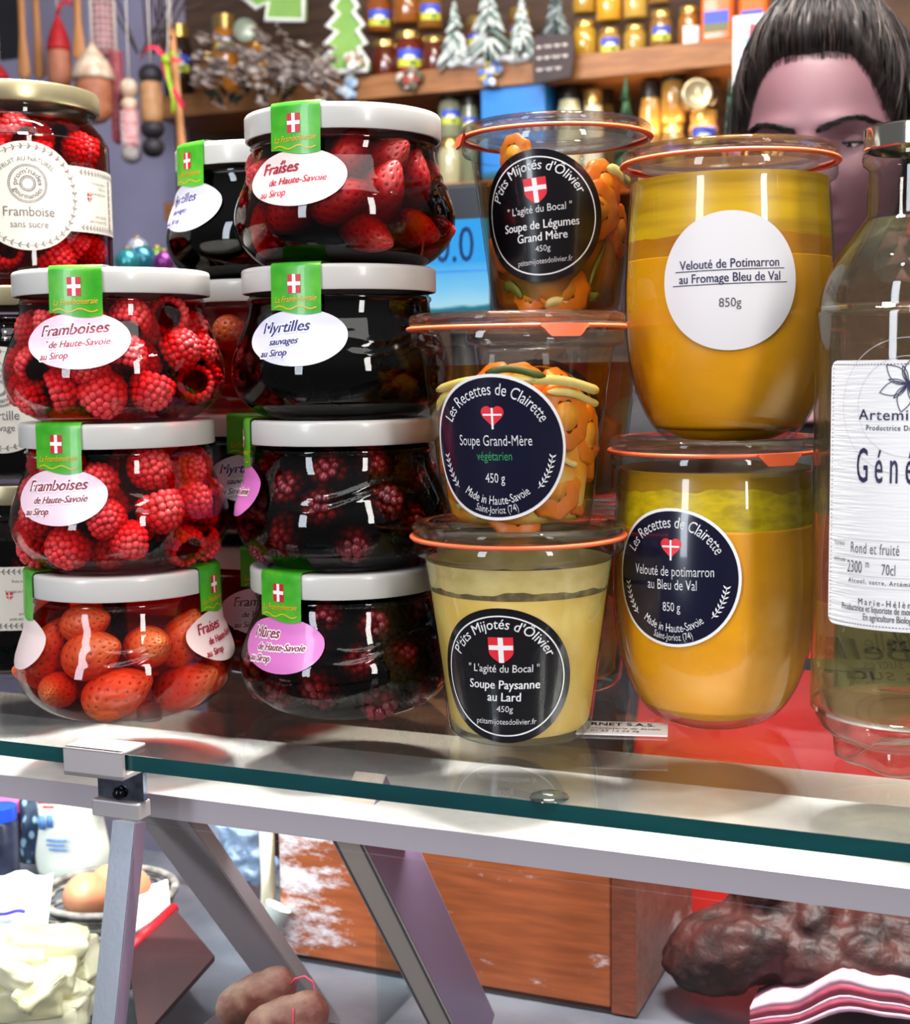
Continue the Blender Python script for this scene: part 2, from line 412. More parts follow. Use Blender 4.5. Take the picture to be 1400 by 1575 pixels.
# clamp that grips the glass edge on top of the post
cl = MB()
cl.box(-.2155, -.1795, -.0045, -.0015, -.0125, .0022); cl.box(-.2155, -.1795, -.0045, .016, .0006, .0022); cl.box(-.2155, -.1795, -.0045, .03, -.0125, -.0098)
clamp = part('glass_clamp', cl, m_alu2, counter, smooth=False, bevel=.0006)
c2 = MB().box(-.2075, -.1795, .012, .016, -.028, -.0125); part('clamp_plate', c2, m_steel, clamp, smooth=False, bevel=.0005)
c3 = MB().box(-.2095, -.1805, .009, .02, -.0375, -.0285); part('clamp_foot', c3, m_alu2, clamp, smooth=False, bevel=.0008)
c4 = MB().ell((-.1935, .0105, -.0245), (.0034, .0028, .0034), 20, 12); part('screw', c4, mat('black_screw', '#15151c', .15, .6), clamp)
for xa in (.45,):                                             # the next clamp, further along
    part('glass_clamp', MB().box(xa, xa + .036, -.0045, -.0015, -.0125, .0022).box(xa, xa + .036, -.0045, .016, .0006, .0022).box(xa, xa + .036, -.0045, .03, -.0125, -.0098).box(xa + .01, xa + .03, .012, .03, -.036, -.0125), m_alu2, counter, smooth=False, bevel=.0006)
for xa in (-.75, -.3, .3, .7):                                # pads carrying the glass at the back
    part('support_foot', MB().lathe([(0, -.0385), (.008, -.0385), (.008, -.0083), (0, -.0083)], 20, 0, Matrix.Translation((xa, .19, 0))), m_alu2, counter, sharp=30)
part('front_pane', MB().box(-1.1, .9, -.001, .001, 0, .205, 0, Matrix.Translation((0, .0235, -.25)) @ Matrix.Rotation(math.radians(-1), 4, 'X')), glass('pane_glass', (1, 1, 1), (.85, .93, .92), .01, .03), counter, smooth=False)
for a_, b_ in ((-.16, .24), ): part('divider_pane', MB().box(a_ - .0015, a_ + .0015, b_, b_ + .06, -.25, -.15), glass('divider_glass', (.93, .97, .97), (.5, .7, .72), .02, .06), counter, smooth=False)

# glass shelf
m_sg = glass('shelf_glass', (.995, .998, .996), (.98, .992, .986), .012, .045, 1.0, 5.6)
m_se = mat('green_glass_edge', '#0c4a4c', .08, .0, .8, noise='#07383c', nscale=30, stretch=(.2, 1, 1))
sh = MB(); a0, a1, b0, b1 = -1.0, .8, 0., .34
sh.v = [(x, y, z) for z in (-.008, 0) for y in (b0, b1) for x in (a0, a1)]
sh.f = [(0, 2, 3, 1), (4, 5, 7, 6), (0, 1, 5, 4), (2, 6, 7, 3), (0, 4, 6, 2), (1, 3, 7, 5)]; sh.m = [0, 0, 1, 1, 1, 1]
shelf = sh.build('glass_shelf', [m_sg, m_se], None, W(0, 0, 0), (0, 0, -ANG), smooth=False)
tag(shelf, 'clear glass shelf with a dark green cut edge carrying the jars', 'shelf')
def on_px(px, py, z=0): return atz(px, py, z)
bp = MB().lathe([(0, 0), (.009, 0), (.0085, .0012), (.006, .0022), (0, .0026)], 28).build('glass_bumper', glass('bumper_plastic', (.85, .92, .9), (.4, .5, .5), .05, .1), None, on_px(845, 1228))
tag(bp, 'small clear round bumper stuck on the front edge of the glass shelf', 'bumper')

# ================================================================== JARS
m_jar = glass('jar_glass', (1, .985, .985), (.45, .40, .42), .012, .045, .85, 4.5)
m_weck = glass('preserving_jar_glass', (.99, 1, .99), (.62, .72, .68), .012, .045, .8, 4.5)
m_lidw = mat('white_lacquer_lid', '#c8c6c2', .3, coat=.2)
m_green = mat('green_paper_seal', '#2f9a1c', .33, noise='#58b52c', nscale=55, coat=.2)
m_red = mat('print_red', '#c8102a', .45); m_white = mat('print_white', '#f6f2f2', .45); m_gold = mat('print_gold', '#d9b21c', .4)
m_dkgreen = mat('print_dark_green', '#1c5a14', .5)
JP = smooth_prof([(.040, 0), (.044, .0012), (.051, .0050), (.0583, .012), (.0620, .020), (.0630, .027), (.0621, .034), (.0594, .042), (.0562, .050), (.0533, .057), (.0520, .0625), (.0518, .0652)], 4)
JP += [(.0526, .0660), (.0529, .0670), (.0526, .0680), (.0514, .0688), (.0512, .0725)]
LP = [(.030, .0851), (.0540, .0851), (.0552, .0848), (.0559, .0840), (.0561, .0825), (.0561, .0715), (.0563, .0660), (.0564, .0585), (.0570, .0510), (.0604, .0420), (.0630, .0340), (.0639, .0270), (.0631, .0200), (.0594, .0120), (.052, .005)]
def wave(phi_w):
    def rf(t, z):
        d = (t - phi_w + PI) % (2*PI) - PI; out = 0
        if abs(d) < .75:
            for zc, w, sg in ((.047 + .0045*sin(d*4.2), .0011, 1), (.0405 + .005*sin(d*4.2 + .5), .0011, 1), (.0438 + .0048*sin(d*4.2 + .25), .0016, -.7)):
                out += sg*.0011*exp(-((z - zc)/w)**2)*cos(d/.75*PI/2)
        return out
    return rf
LID = [(0, .0826), (.044, .0826), (.0450, .0840), (.0462, .0845), (.0535, .0846), (.0548, .0842), (.0555, .0832), (.0556, .0815), (.0556, .0718), (.0552, .0708), (.0540, .0706)]
BASE_Z = .0845; KJ = .966
def fan(phi, u): return phi + u
def berry_jar(X, Y, k, label, group, syrup, tagcol, title, lines, ink, phi_l, slant=.06, oval=(.030, .0158), strips=True, rear=None, wave_phi=.75, strip_dx=0, outline=True):
    """one squat preserve jar of the tower; k = how many jars stand below it"""
    t = thing('preserve_jar', label, 'jar', (X, Y, k*BASE_Z*KJ), 0, group); t.scale = (KJ, KJ, KJ)
    pc = atan2(-X, Y)
    fine = []                                                   # finer rings where the moulded wave runs
    for (r0, z0), (r1, z1) in zip(JP, JP[1:]):
        n_ = 5 if .030 < z0 < .058 else 1
        fine += [(r0 + (r1 - r0)*i/n_, z0 + (z1 - z0)*i/n_) for i in range(n_)]
    fine.append(JP[-1])
    MB().lathe([(0, .0015), (.036, .0012)] + fine, 96, rf=wave(pc + wave_phi)).build('glass_body', m_jar, t)
    inner = [(0, .0025)] + [(max(.001, r - .0010), max(z, .0025)) for r, z in JP[::2] if .002 < z < .0655] + [(.050, .0685), (0, .0685)]
    MB().lathe(inner, 64).build('syrup', syrup, t)
    MB().lathe(LID[::-1] if LID[0][1] > LID[-1][1] else LID, 96).build('lid', m_lidw, t, sharp=50)
    def tagset(phi, full=True):
        g = Wrap(LP, sc=0, phi=phi, off=.0004)
        s_in = .0135; s_out = g.arc_at(.0588); hw = .0150
        # seal strip over the lid edge, its lower end cut in a wave
        v, f = rect2(-hw, hw, 0, 1, 12, 40)
        pts = [(x, -(s_in + (1 - y)*0 + (s_out - s_in + .0014*sin(x/hw*2.4 + .6))*(1 - y))) for x, y in v]
        g.put((pts, f), 0, 2)
        s_c = g.arc_at(.0742)
        if full:
            g.put(rect2(-.0038, .0038, -s_c - .0052, -s_c + .0048, 3, 4), 1, 4)
            g.put(rect2(-.0038, .0038, -s_c - .0011, -s_c + .0009, 3, 1), 2, 5); g.put(rect2(-.0010, .0010, -s_c - .0052, -s_c + .0048, 1, 4), 2, 5)
            g.put(xf(txt('La Framboiseraie', .0046, .03, .35, .78), 0, -g.arc_at(.0645), .04), 3, 4)
            g.put(line2([(x*.0125/8, -g.arc_at(.0614) + .0009*sin(x*.8)) for x in range(-8, 9)], .0007), 3, 4)
        g.mb.build('paper_seal', [m_green, m_red, m_white, m_gold], t)
        h = Wrap(LP, zc=.0450, phi=phi + strip_dx/.06, off=.0003)
        h.put(disc2(oval[0], oval[1], 8, 56, .10), 0, 0)
        if full:
            sp = [(title, .0092, .92, -.0205, .0036, .06), (lines[0], .0056, .92, -.0150, -.0034, .07), (lines[1], .0056, .92, -.0205, -.0098, .07)]
            for s_, sz, xs_, x0, y0, bd in sp:
                a_ = xf(txt(s_, sz, bd, .28, xs_, 'LEFT'), x0, y0); b_ = xf(txt(s_, sz, 0, .28, xs_, 'LEFT', ring=.0009/sz), x0, y0)
                if outline: h.put(xf(b_, 0, 0, slant), 1, 2)
                h.put(xf(a_, 0, 0, slant), 2, 3)
        h.mb.build('paper_label', [tagcol, m_white, ink], t)
    tagset(pc + phi_l)
    if rear is not None: tagset(pc + rear, False)
    return t
m_pink = mat('pale_pink_paper', '#efcfdf', .35, coat=.25); m_mauve = mat('magenta_pink_paper', '#d878c4', .35, coat=.25); m_lav = mat('lavender_white_paper', '#dcdcee', .35, coat=.25); m_blush = mat('blush_paper', '#f0d9d6', .35, coat=.25)
i_red = mat('ink_crimson', '#a01030', .5); i_plum = mat('ink_plum', '#8c2a4a', .5); i_blue = mat('ink_indigo', '#2c2c7c', .5); i_grey = mat('ink_grey', '#5a545c', .5); i_black = mat('ink_black', '#1a181c', .5)
SY_R = liquid('raspberry_syrup', (.90, .09, .15), 180); SY_S = liquid('strawberry_syrup', (.92, .24, .12), 85); SY_S2 = liquid('dark_strawberry_syrup', (.84, .07, .13), 620)
SY_B = liquid('blackberry_syrup', (.74, .02, .05), 900); SY_M = liquid('blueberry_syrup', (.10, .03, .12), 800)
HS = 'de Haute-Savoie'; AS = 'au Sirop'
S1 = (-.189, .785); S2 = (-.0625, .783); S3 = (-.119, .899)
G = 'preserve jars stacked on the glass shelf'
jars = {}
jars['a0'] = berry_jar(*S1, 0, 'squat jar of whole orange-red strawberries in syrup, bottom of the left stack, standing on glass', G, SY_S, m_blush, 'Fraises', (HS, AS), i_red, 1.10, rear=-1.35, wave_phi=.35, outline=False)
jars['a1'] = berry_jar(*S1, 1, 'squat jar of raspberries in the middle of the left stack, label turned to the left', G, SY_R, m_pink, 'Framboises', (HS, AS), i_plum, -.62)
jars['a2'] = berry_jar(*S1, 2, 'squat jar of raspberries on top of the left stack, pink label facing forward', G, SY_R, m_pink, 'Framboises', (HS, AS), i_plum, -.36)
jars['b0'] = berry_jar(*S2, 0, 'dark jar of blackberries with magenta oval label at the foot of the second stack', G, SY_B, m_mauve, 'M\u00fbres', (HS, AS), i_plum, -.72, wave_phi=.45)
jars['b1'] = berry_jar(*S2, 1, 'dark blackberry jar second from the bottom, its pink label turned edge-on at left', G, SY_B, m_mauve, 'M\u00fbres', (HS, AS), i_plum, -1.42, wave_phi=.15)
jars['b2'] = berry_jar(*S2, 2, 'black-looking blueberry jar with a white Myrtilles label, just below the topmost strawberry jar', G, SY_M, m_lav, 'Myrtilles', ('sauvages', AS), i_blue, -.44)
jars['b3'] = berry_jar(S2[0] + .004, S2[1], 3, 'strawberry preserve jar with white lid, the topmost and largest-looking of the tall stack', G, SY_S2, m_blush, 'Fraises', (HS, AS), i_red, -.48, wave_phi=.95, outline=False)
jars['c0'] = berry_jar(*S3, 0, 'raspberry preserve jar in the dark gap at shelf level behind the two front stacks', G, SY_R, m_pink, 'Framboises', (HS, AS), i_plum, -.10)
jars['c1'] = berry_jar(*S3, 1, 'blueberry jar in the dark gap behind the stacks, lavender label half hidden', G, SY_M, m_lav, 'Myrtilles', ('sauvages', AS), i_blue, -.22)
jars['c2'] = berry_jar(*S3, 2, 'strawberry jar of the rear stack showing only lid and a strawberry between the front stacks', G, SY_S, m_blush, 'Fraises', (HS, AS), i_red, 2.6, outline=False)
jars['c3'] = berry_jar(*S3, 3, 'nearly black blueberry jar topping the rear stack, left of the topmost strawberry jar', G, SY_M, m_lav, 'Myrtilles', ('sauvages', AS), i_blue, -.95)

# ------------------------------------------------------------------ tall jars of raspberries, far left
m_cream = mat('cream_label_paper', '#cfc9bd', .5); m_goldlid = mat('gold_lacquer_lid', '#b7ab86', .3, .75)
PP = smooth_prof([(.050, 0), (.0555, .002), (.0598, .007), (.0612, .015), (.0612, .085), (.0606, .093), (.0575, .100), (.0535, .1045), (.0520, .107), (.0518, .1105)], 4) + [(.0528, .1115), (.0528, .113), (.0512, .114), (.0512, .119)]
def tall_jar(k, label, phi, syrup, name='Framboise', sub='sans sucre'):
    X, Y = -.277, .905
    t = thing('tall_preserve_jar', label, 'jar', (X, Y, k*.1265*.962), 0, 'tall preserve jars at the far left'); t.scale = (.962,)*3
    pc = atan2(-X, Y)
    MB().lathe([(0, .001)] + PP, 72).build('glass_body', m_jar, t)
    MB().lathe([(0, .004)] + [(max(.001, r - .0012), max(z, .004)) for r, z in PP[::3] if .002 < z < .106] + [(.047, .1085), (0, .1085)], 56).build('syrup', syrup, t)
    MB().lathe([(.0535, .1135), (.0555, .114), (.0560, .1155), (.0560, .1245), (.0552, .1262), (.0535, .1265), (.046, .1262), (.0450, .1250), (0, .1250)], 80).build('lid', m_goldlid, t, sharp=50)
    w = Wrap(PP[::-1], zc=.0545, phi=pc + phi, off=.0004)
    w.put(rect2(-.085, .105, -.0205, .0205, 60, 8), 0, 0)
    R = .0335; w.put(disc2(R, R, 8, 64), 0, 1)
    pts = [((R - .003)*cos(q), (R - .003)*sin(q)) for q in [2*PI*i/60 for i in range(61)]]
    w.put(line2(pts, .0003), 1, 3)
    for vf in leaf_branch(pts, 40, .0028): w.put(vf, 1, 3)
    for yy in (.0175, -.0175):
        for x0, x1 in ((.034, .10), (-.08, -.034)):
            w.put(line2([(x0 + (x1-x0)*i/16, yy) for i in range(17)], .0003), 1, 2)
            for vf in leaf_branch([(x0, yy), (x1, yy)], 20, .0028): w.put(vf, 1, 2)
    w.put(arc_bend(txt('FRUIT AU NATUREL', .0040, 0, 0, .95), .0215), 1, 3)
    for q, ww in ((.0117, .0004), (.0108, .0004), (.0046, .0006), (.0036, .0004)): w.put(xf(ring2(q, ww), 0, .0075), 1, 3)
    w.put(xf(arc_bend(txt("prom'nades", .0046, .01), .0062), 0, .0075), 1, 3); w.put(xf(arc_bend(txt('gourmandes', .0046, .01), .0094, False), 0, .0075), 1, 3)
    w.put(xf(txt(name, .0086, 0, 0, .88), 0, -.0125), 1, 3); w.put(xf(txt(sub, .0062, 0, 0, .9), 0, -.0195), 1, 3)
    w.put(xf(shield2(.0042, .0046), .043, .002), 2, 2); w.put(rect2(.0408, .0452, .0018, .0024, 2, 1), 0, 3); w.put(rect2(.0427, .0433, -.0005, .0045, 1, 2), 0, 3)
    for i, s_ in enumerate(('Fruits naturellement', '100% fruits', 'Fabriqu\u00e9 en Haute-Savoie')): w.put(xf(txt(s_, .0026, 0, 0, .8, 'RIGHT'), .062, .0105 - .0033*i), 1, 2)
    for i, s_ in enumerate(('poids total 560g', 'poids net \u00e9goutt\u00e9 275g')): w.put(xf(txt(s_, .0026, 0, 0, .8, 'RIGHT'), .062, -.0105 - .0033*i), 1, 2)
    for i in range(22): w.put(rect2(.0668, .0700, -.017 + .0015*i, -.017 + .0015*i + (.0009 if i % 3 else .0004), 1, 1), 1, 2)
    w.mb.build('paper_label', [m_cream, i_grey, m_red], t)
    return t
tj = [tall_jar(0, 'tall berry jar at shelf level on the far left, its label band facing out', -.95, SY_B, 'Framboise'),
      tall_jar(1, 'tall jar with pale cream label reading sauvage, half hidden behind the left stack', -.25, SY_B, 'Myrtille', 'sauvage'),
      tall_jar(2, 'tall gold-lidded raspberry jar with a round white label, topmost at far left', .12, SY_R, 'Framboise')]

# ------------------------------------------------------------------ clip-top soup jars
m_rub = mat('orange_rubber', '#f0683c', .45, sss=.05)
m_lidg = solid_glass('lid_glass', (.97, .985, .975), 1.42, 0, .45)
m_blk = mat('black_label', '#0d0b10', .22, coat=.5); m_navy = mat('navy_label', '#0a0a26', .22, coat=.5); m_paper = mat('white_label_paper', '#dcd8da', .6)
m_labelred = mat('label_red', '#dd2433', .4); m_lgreen = mat('label_green', '#2f9a5e', .45); m_txtw = mat('label_white_ink', '#eeecee', .5)
SZ = [(.030, 0), (.0345, .0008), (.0372, .0040), (.0382, .009), (.0425, .045), (.0480, .085), (.0492, .0925), (.0500, .0940), (.0536, .0952), (.0545, .0968), (.0545, .1010), (.0538, .1026)]
TZ = smooth_prof([(.020, 0), (.026, .0010), (.0345, .0060), (.0415, .0150), (.0466, .0260), (.0502, .0380), (.0525, .0520), (.0536, .0680), (.0535, .0860), (.0527, .1060), (.0515, .1240), (.0507, .1335), (.0510, .1350)], 4) + [(.0536, .1365), (.0545, .1382), (.0545, .1425), (.0538, .1442)]
def lid_prof(zs):
    return [(0, zs - .0025), (.0448, zs - .0025), (.0462, zs - .0002), (.0538, zs + .0003), (.0550, zs + .0015), (.0552, zs + .0040), (.0545, zs + .0056), (.0528, zs + .0066), (.0498, zs + .0066), (.0480, zs + .0056), (.0470, zs + .0030), (.0462, zs + .0014), (0, zs + .0014)]
def soup_jar(X, Y, z0, tulip, label, group, tab=None):
    t = thing('soup_jar', label, 'jar', (X, Y, z0), 0, group)
    zs = .1445 if tulip else .1030; P = TZ if tulip else SZ
    inn = [(max(.001, r - .0011), z + (.004 if z < .01 else 0)) for r, z in P if r > 0 and z < zs - .009]
    MB().lathe([(0, .0008)] + P, 96).build('glass_body', m_weck, t, sharp=60)
    MB().lathe(lid_prof(zs + .0016), 96).build('glass_lid', m_lidg, t, sharp=50)
    s_ = MB().lathe([(.0528, zs), (.0556, zs - .0002), (.0563, zs + .0006), (.0563, zs + .0012), (.0556, zs + .0019), (.0528, zs + .0017)], 96)
    if tab is not None:
        pc = atan2(-X, Y) + tab; n = 14; vs = []; fs = []
        for lay in (0, .0016):
            for k in range(n + 1):
                u = -1 + 2*k/n; th = pc + u*.22; w = max(0, 1 - max(0, abs(u) - .55)/.45); w = w*w*(3 - 2*w)
                r = .0562 + lay; vs += [(r*sin(th), -r*cos(th), zs + .0018), ((r + .0004)*sin(th), -(r + .0004)*cos(th), zs + .0004 - .0048*w)]
        m_ = 2*(n + 1)
        for k in range(n):
            a = 2*k; fs += [(a, a+1, a+3, a+2), (a+m_, a+m_+2, a+m_+3, a+m_+1), (a+1, a+m_+1, a+m_+3, a+3), (a, a+2, a+m_+2, a+m_)]
        s_.add(vs, fs, 0)
    s_.build('rubber_seal', m_rub, t, sharp=60)
    return t, inn, atan2(-X, Y), (P[::-1])
def cut_prof(inn, z1, top=True):
    out = [(0, inn[0][1])] + [p for p in inn if p[1] < z1]; r = prof_r(inn, z1)
    return out + [(r, z1), (0, z1)]
def band(inn, z0, z1, n=10):
    return [(prof_r(inn, z0 + (z1 - z0)*i/n), z0 + (z1 - z0)*i/n) for i in range(n + 1)]
def olivier(t, prof, phi, zc, R, rot, lines):
    w = Wrap(prof, zc=zc, phi=phi, rot=rot, off=.0004); k = R/.035
    w.put(disc2(R, R, 9, 72), 0, 0); w.put(ring2(R*.885, .00075*k), 1, 2)
    w.put(arc_bend(txt("P'tits Mijot\u00e9s d'\u00d4livier", .0074*k, .012, .12, .86), R*.70), 1, 2)
    sy = R*.385; w.put(xf(shield2(.0125*k, .0135*k), 0, sy), 2, 2)
    sh = shield2(.0125*k, .0135*k)[0]; zb = min(y for _, y in sh) + sy + .0004
    w.put(rect2(-.0013*k, .0013*k, zb, sy + .0066*k, 2, 4), 1, 3); w.put(rect2(-.0060*k, .0060*k, sy + .0002*k, sy + .0026*k, 6, 2), 1, 3)
    w.put(xf(txt("\" L'agit\u00e9 du Bocal \"", .0056*k, .008, .1, .86), 0, R*.06), 1, 2)
    y = -R*.185
    for s_ in lines[:-1]: w.put(xf(txt(s_, .0064*k, .030, .1, .88), 0, y), 1, 2); y -= .0064*k
    w.put(xf(txt(lines[-1], .0045*k, .005, .1, .95), 0, y + .0008), 1, 2)
    w.put(xf(txt('ptitsmijotesdolivier.fr', .0042*k, .006, .1, .84), 0, -R*.715), 1, 2)
    w.mb.build('round_label', [m_blk, m_txtw, m_labelred], t)
def clairette(t, prof, phi, zc, R, rot, lines, green=None, wt='450 g'):
    w = Wrap(prof, zc=zc, phi=phi, rot=rot, off=.0004); k = R/.0355
    w.put(disc2(R, R, 9, 72), 1, 0); w.put(disc2(R*.955, R*.955, 9, 72), 0, 1)
    w.put(arc_bend(txt('Les Recettes de Clairette', .0082*k, .006, 0, .66), R*.72), 1, 2)
    hy = R*.41; w.put(xf(heart2(.0112*k, .0125*k), 0, hy), 2, 2); w.put(rect2(-.0005*k, .0005*k, hy - .0055*k, hy + .0048*k, 1, 4), 1, 3); w.put(rect2(-.0046*k, .0046*k, hy + .0010*k, hy + .0019*k, 4, 1), 1, 3)
    y = R*.03
    for s_ in lines: w.put(xf(txt(s_, .0074*k, .004, 0, .64), 0, y), 1, 2); y -= .0069*k
    if green: w.put(xf(txt(green, .0062*k, .008, 0, .68), 0, y - .0002), 3, 2)
    w.put(xf(txt(wt, .0066*k, .006, 0, .66), 0, -R*.475), 1, 2)
    w.put(arc_bend(txt('Made in Haute-Savoie', .0062*k, .008, 0, .66), R*.78, False), 1, 2)
    w.put(arc_bend(txt('Saint-Jorioz (74)', .0052*k, .006, 0, .66), R*.905, False), 1, 2)
    for sg in (-1, 1):
        pts = [(sg*R*.80*sin(q), -R*.80*cos(q)) for q in [.80 + .07*i for i in range(10)]]
        w.put(line2(pts, .0003), 1, 2)
        for vf in leaf_branch(pts, 7, .0028): w.put(vf, 1, 2)
    w.mb.build('round_label', [m_navy, m_txtw, m_labelred, m_lgreen], t)
m_cream_soup = mat('cream_soup', '#d9b964', .35, noise='#d0ac52', nscale=55, sss=.15)
m_pump = mat('pumpkin_soup', '#f0a306', .32, noise='#e69a04', nscale=22, stretch=(1, 1, 2), sss=.15)
m_pump_dark = mat('pumpkin_soup_skin', '#b8700a', .35, noise='#c27d0c', nscale=30, stretch=(1, 1, 4))
m_res_y = mat('yellow_soup_residue', '#e0ae10', .35, noise='#bf8c0a', nscale=16, stretch=(.5, .5, 7))
m_res_g = mat('greenish_soup_residue', '#d8b80e', .35, noise='#b39608', nscale=90, stretch=(1, 1, 2.2))
m_res_c = mat('pale_soup_residue', '#dcc483', .4, noise='#c9ae68', nscale=60, stretch=(1, 1, 1.6))
m_res_d = mat('brown_soup_line', '#5f5234', .4, noise='#8a774a', nscale=160)
def wob(a, b, c, amp): return lambda t: amp*(sin(3*t + a) + .6*sin(7*t + b) + .5*sin(13*t + c) + .3*sin(29*t + a))
def band_w(inn, zlo, zhi, wl=None, wh=None, seg=120, n=5, dr=0.):
    vs = []; fs = []
    for i in range(n + 1):
        for k in range(seg):
            t = 2*PI*k/seg; l = zlo + (wl(t) if wl else 0); h_ = zhi + (wh(t) if wh else 0); z = l + (h_ - l)*i/n; r = prof_r(inn, z) + dr
            vs.append((r*sin(t), -r*cos(t), z))
    for i in range(n):
        for k in range(seg): k2 = (k+1) % seg; fs.append((i*seg+k, i*seg+k2, (i+1)*seg+k2, (i+1)*seg+k))
    return vs, fs
SB = (.0326, .717); SBK = (.0615, .828); TB = (.1375, .736); TT = (.1440, .734)
GS = 'glass soup jars with orange rubber seals'
# bottom: cream soup
t, inn, pc, pf = soup_jar(*SB, 0, False, 'conical soup jar of opaque cream-coloured soup, round black label, standing on the glass shelf', GS)
MB().lathe(cut_prof(inn, .0765), 96).build('soup', m_cream_soup, t)
mb = MB(); mb.add(*band_w(inn, .0795, .092, wob(1, 2, 3, .0008), None)); mb.build('soup_residue', m_res_c, t)
mb = MB(); mb.add(*band_w(inn, .0765, .0797, None, wob(1, 2, 3, .0008), dr=.0001)); mb.build('soup_line', m_res_d, t)
olivier(t, pf, pc - .20, .0385, .0352, .02, ('Soupe Paysanne', 'au Lard', '450g')); soupA = t
# middle: clear broth with carrots
t, inn, pc, pf = soup_jar(*SB, .106, False, 'conical jar of clear broth with carrot rings, navy label, stacked on the cream soup', GS, tab=.42)
MB().lathe(cut_prof(inn, .0855), 72).build('broth', liquid('golden_broth', (.96, .78, .22), 60), t)
MB().lathe([(0, .006)] + [(max(.001, r - .0028), z + .002) for r, z in inn if z < .066] + [(0, .075)], 48, 0, None, lambda a_, z: .0012*sin(5*a_ + z*200)).build('vegetable_pieces', mat('chopped_pale_vegetables', '#d98a1c', .5, noise='#dcc070', nscale=38, bump=.5, bscale=60), t)
clairette(t, pf, pc - .27, .0455, .0362, .0, ('Soupe Grand-M\u00e8re',), 'v\u00e9g\u00e9tarien'); soupB = t; innB = inn; pcB = pc
# rear pile: three jars, the topmost shows
rear = []
for k in range(3):
    lab = ['conical soup jar at shelf level hidden in the dark behind the cream soup jar', 'conical soup jar behind the carrot broth jar, its glass edge just showing',
           'conical jar of brown-orange vegetable soup, black label, set back above the others'][k]
    t, inn, pc, pf = soup_jar(*SBK, .1085*k, False, lab, GS, tab=-1.35 if k == 2 else None)
    MB().lathe(cut_prof(inn, .0835), 72).build('broth', liquid('amber_broth', (.92, .58, .14), 60), t)
    MB().lathe([(0, .006)] + [(max(.001, r - .0028), z + .002) for r, z in inn if z < .066] + [(0, .075)], 48, 0, None, lambda a_, z: .0012*sin(5*a_ + z*200)).build('vegetable_pieces', mat('chopped_brown_vegetables', '#c07416', .5, noise='#6d5c20', nscale=42, bump=.5, bscale=60), t)
    olivier(t, pf, pc - .22, .0560 if k == 2 else .05, .0362, .09, ('Soupe de L\u00e9gumes', 'Grand M\u00e8re', '450g')); rear.append((t, inn, pc))
# tulip jars
t, inn, pc, pf = soup_jar(*TB, 0, True, 'large rounded jar of orange pumpkin soup with a navy label, standing on the glass', GS, tab=.6)
MB().lathe(cut_prof(inn, .1075), 96).build('soup', m_pump, t)
mb = MB(); mb.add(*band_w(inn, .1075, .1270, None, wob(2, 1, 4, .0012))); mb.build('soup_residue', m_res_g, t)
mb = MB(); mb.add(*band_w(inn, .1270, .1365, wob(2, 1, 4, .0012), None)); mb.build('soup_skin', mat('amber_film', '#b98a1c', .3, alpha=.75), t)
clairette(t, pf, pc - .40, .0840, .0352, .02, ('Velout\u00e9 de potimarron', 'au Bleu de Val'), None, '850 g')
t, inn, pc, pf = soup_jar(*TT, .147, True, 'large rounded pumpkin soup jar with a white paper label, upper of the pair', GS)
MB().lathe(cut_prof(inn, .0965), 96).build('soup', m_pump, t)
mb = MB(); mb.add(*band_w(inn, .0965, .1065, None, wob(2, 5, 4, .0005))); mb.build('soup_skin', m_pump_dark, t)
mb = MB(); mb.add(*band_w(inn, .1065, .1365, wob(2, 5, 4, .0005), None, n=8)); mb.build('soup_residue', m_res_y, t)
w = Wrap(pf, zc=.0835, phi=pc + .01, rot=.02, off=.0004); R = .0335
w.put(disc2(R, R, 9, 72), 0, 0)
for i, s_ in enumerate(('Velout\u00e9 de Potimarron', 'au Fromage Bleu de Val')):
    y = .0062 - .0067*i; w.put(xf(txt(s_, .0062, .022, 0, .84), 0, y), 1, 2); hw_ = (.0268, .0283)[i]; w.put(rect2(-hw_, hw_, y - .0012, y - .0008, 10, 1), 1, 2)
w.put(xf(txt('850g', .0062, 0, 0, .9), 0, -.0125), 2, 2)
w.mb.build('round_label', [m_paper, mat('ink_navy', '#241c4c', .5), i_grey], t)

# ------------------------------------------------------------------ vegetables in the soups
m_car = mat('carrot_flesh', '#e07a10', .4, noise='#d06a0a', nscale=60, sss=.1); m_carc = mat('carrot_heart', '#eaa030', .4, noise='#dd8a1c', nscale=120)
m_leek = mat('leek_pale', '#e6d28a', .45, noise='#d8bf68', nscale=50); m_court = mat('courgette_skin', '#4d5a1a', .5, noise='#3d4a14', nscale=80); m_cel = mat('green_vegetable', '#8a8a30', .5, noise='#6d7428', nscale=60)
def carrot_mesh():
    mb = MB(); rf = lambda t, z: .0006*sin(9*t) + .0008*sin(2*t + 1)
    mb.lathe([(.0062, -.0028), (.0125, -.0026), (.0138, -.0012), (.0138, .0012), (.0125, .0026), (.0062, .0028)], 40, 0, None, rf)
    mb.lathe([(0, -.0026), (.0062, -.0028), (.0062, .0028), (0, .0026)], 40, 1); mb.v = [(x, y, z - x*x/.082) for x, y, z in mb.v]; return mb
def surf(t, inn, phi, z, inset):
    r = prof_r(inn, z) - inset; return t.location + Vector((r*sin(phi), -r*cos(phi), z))
car0 = None
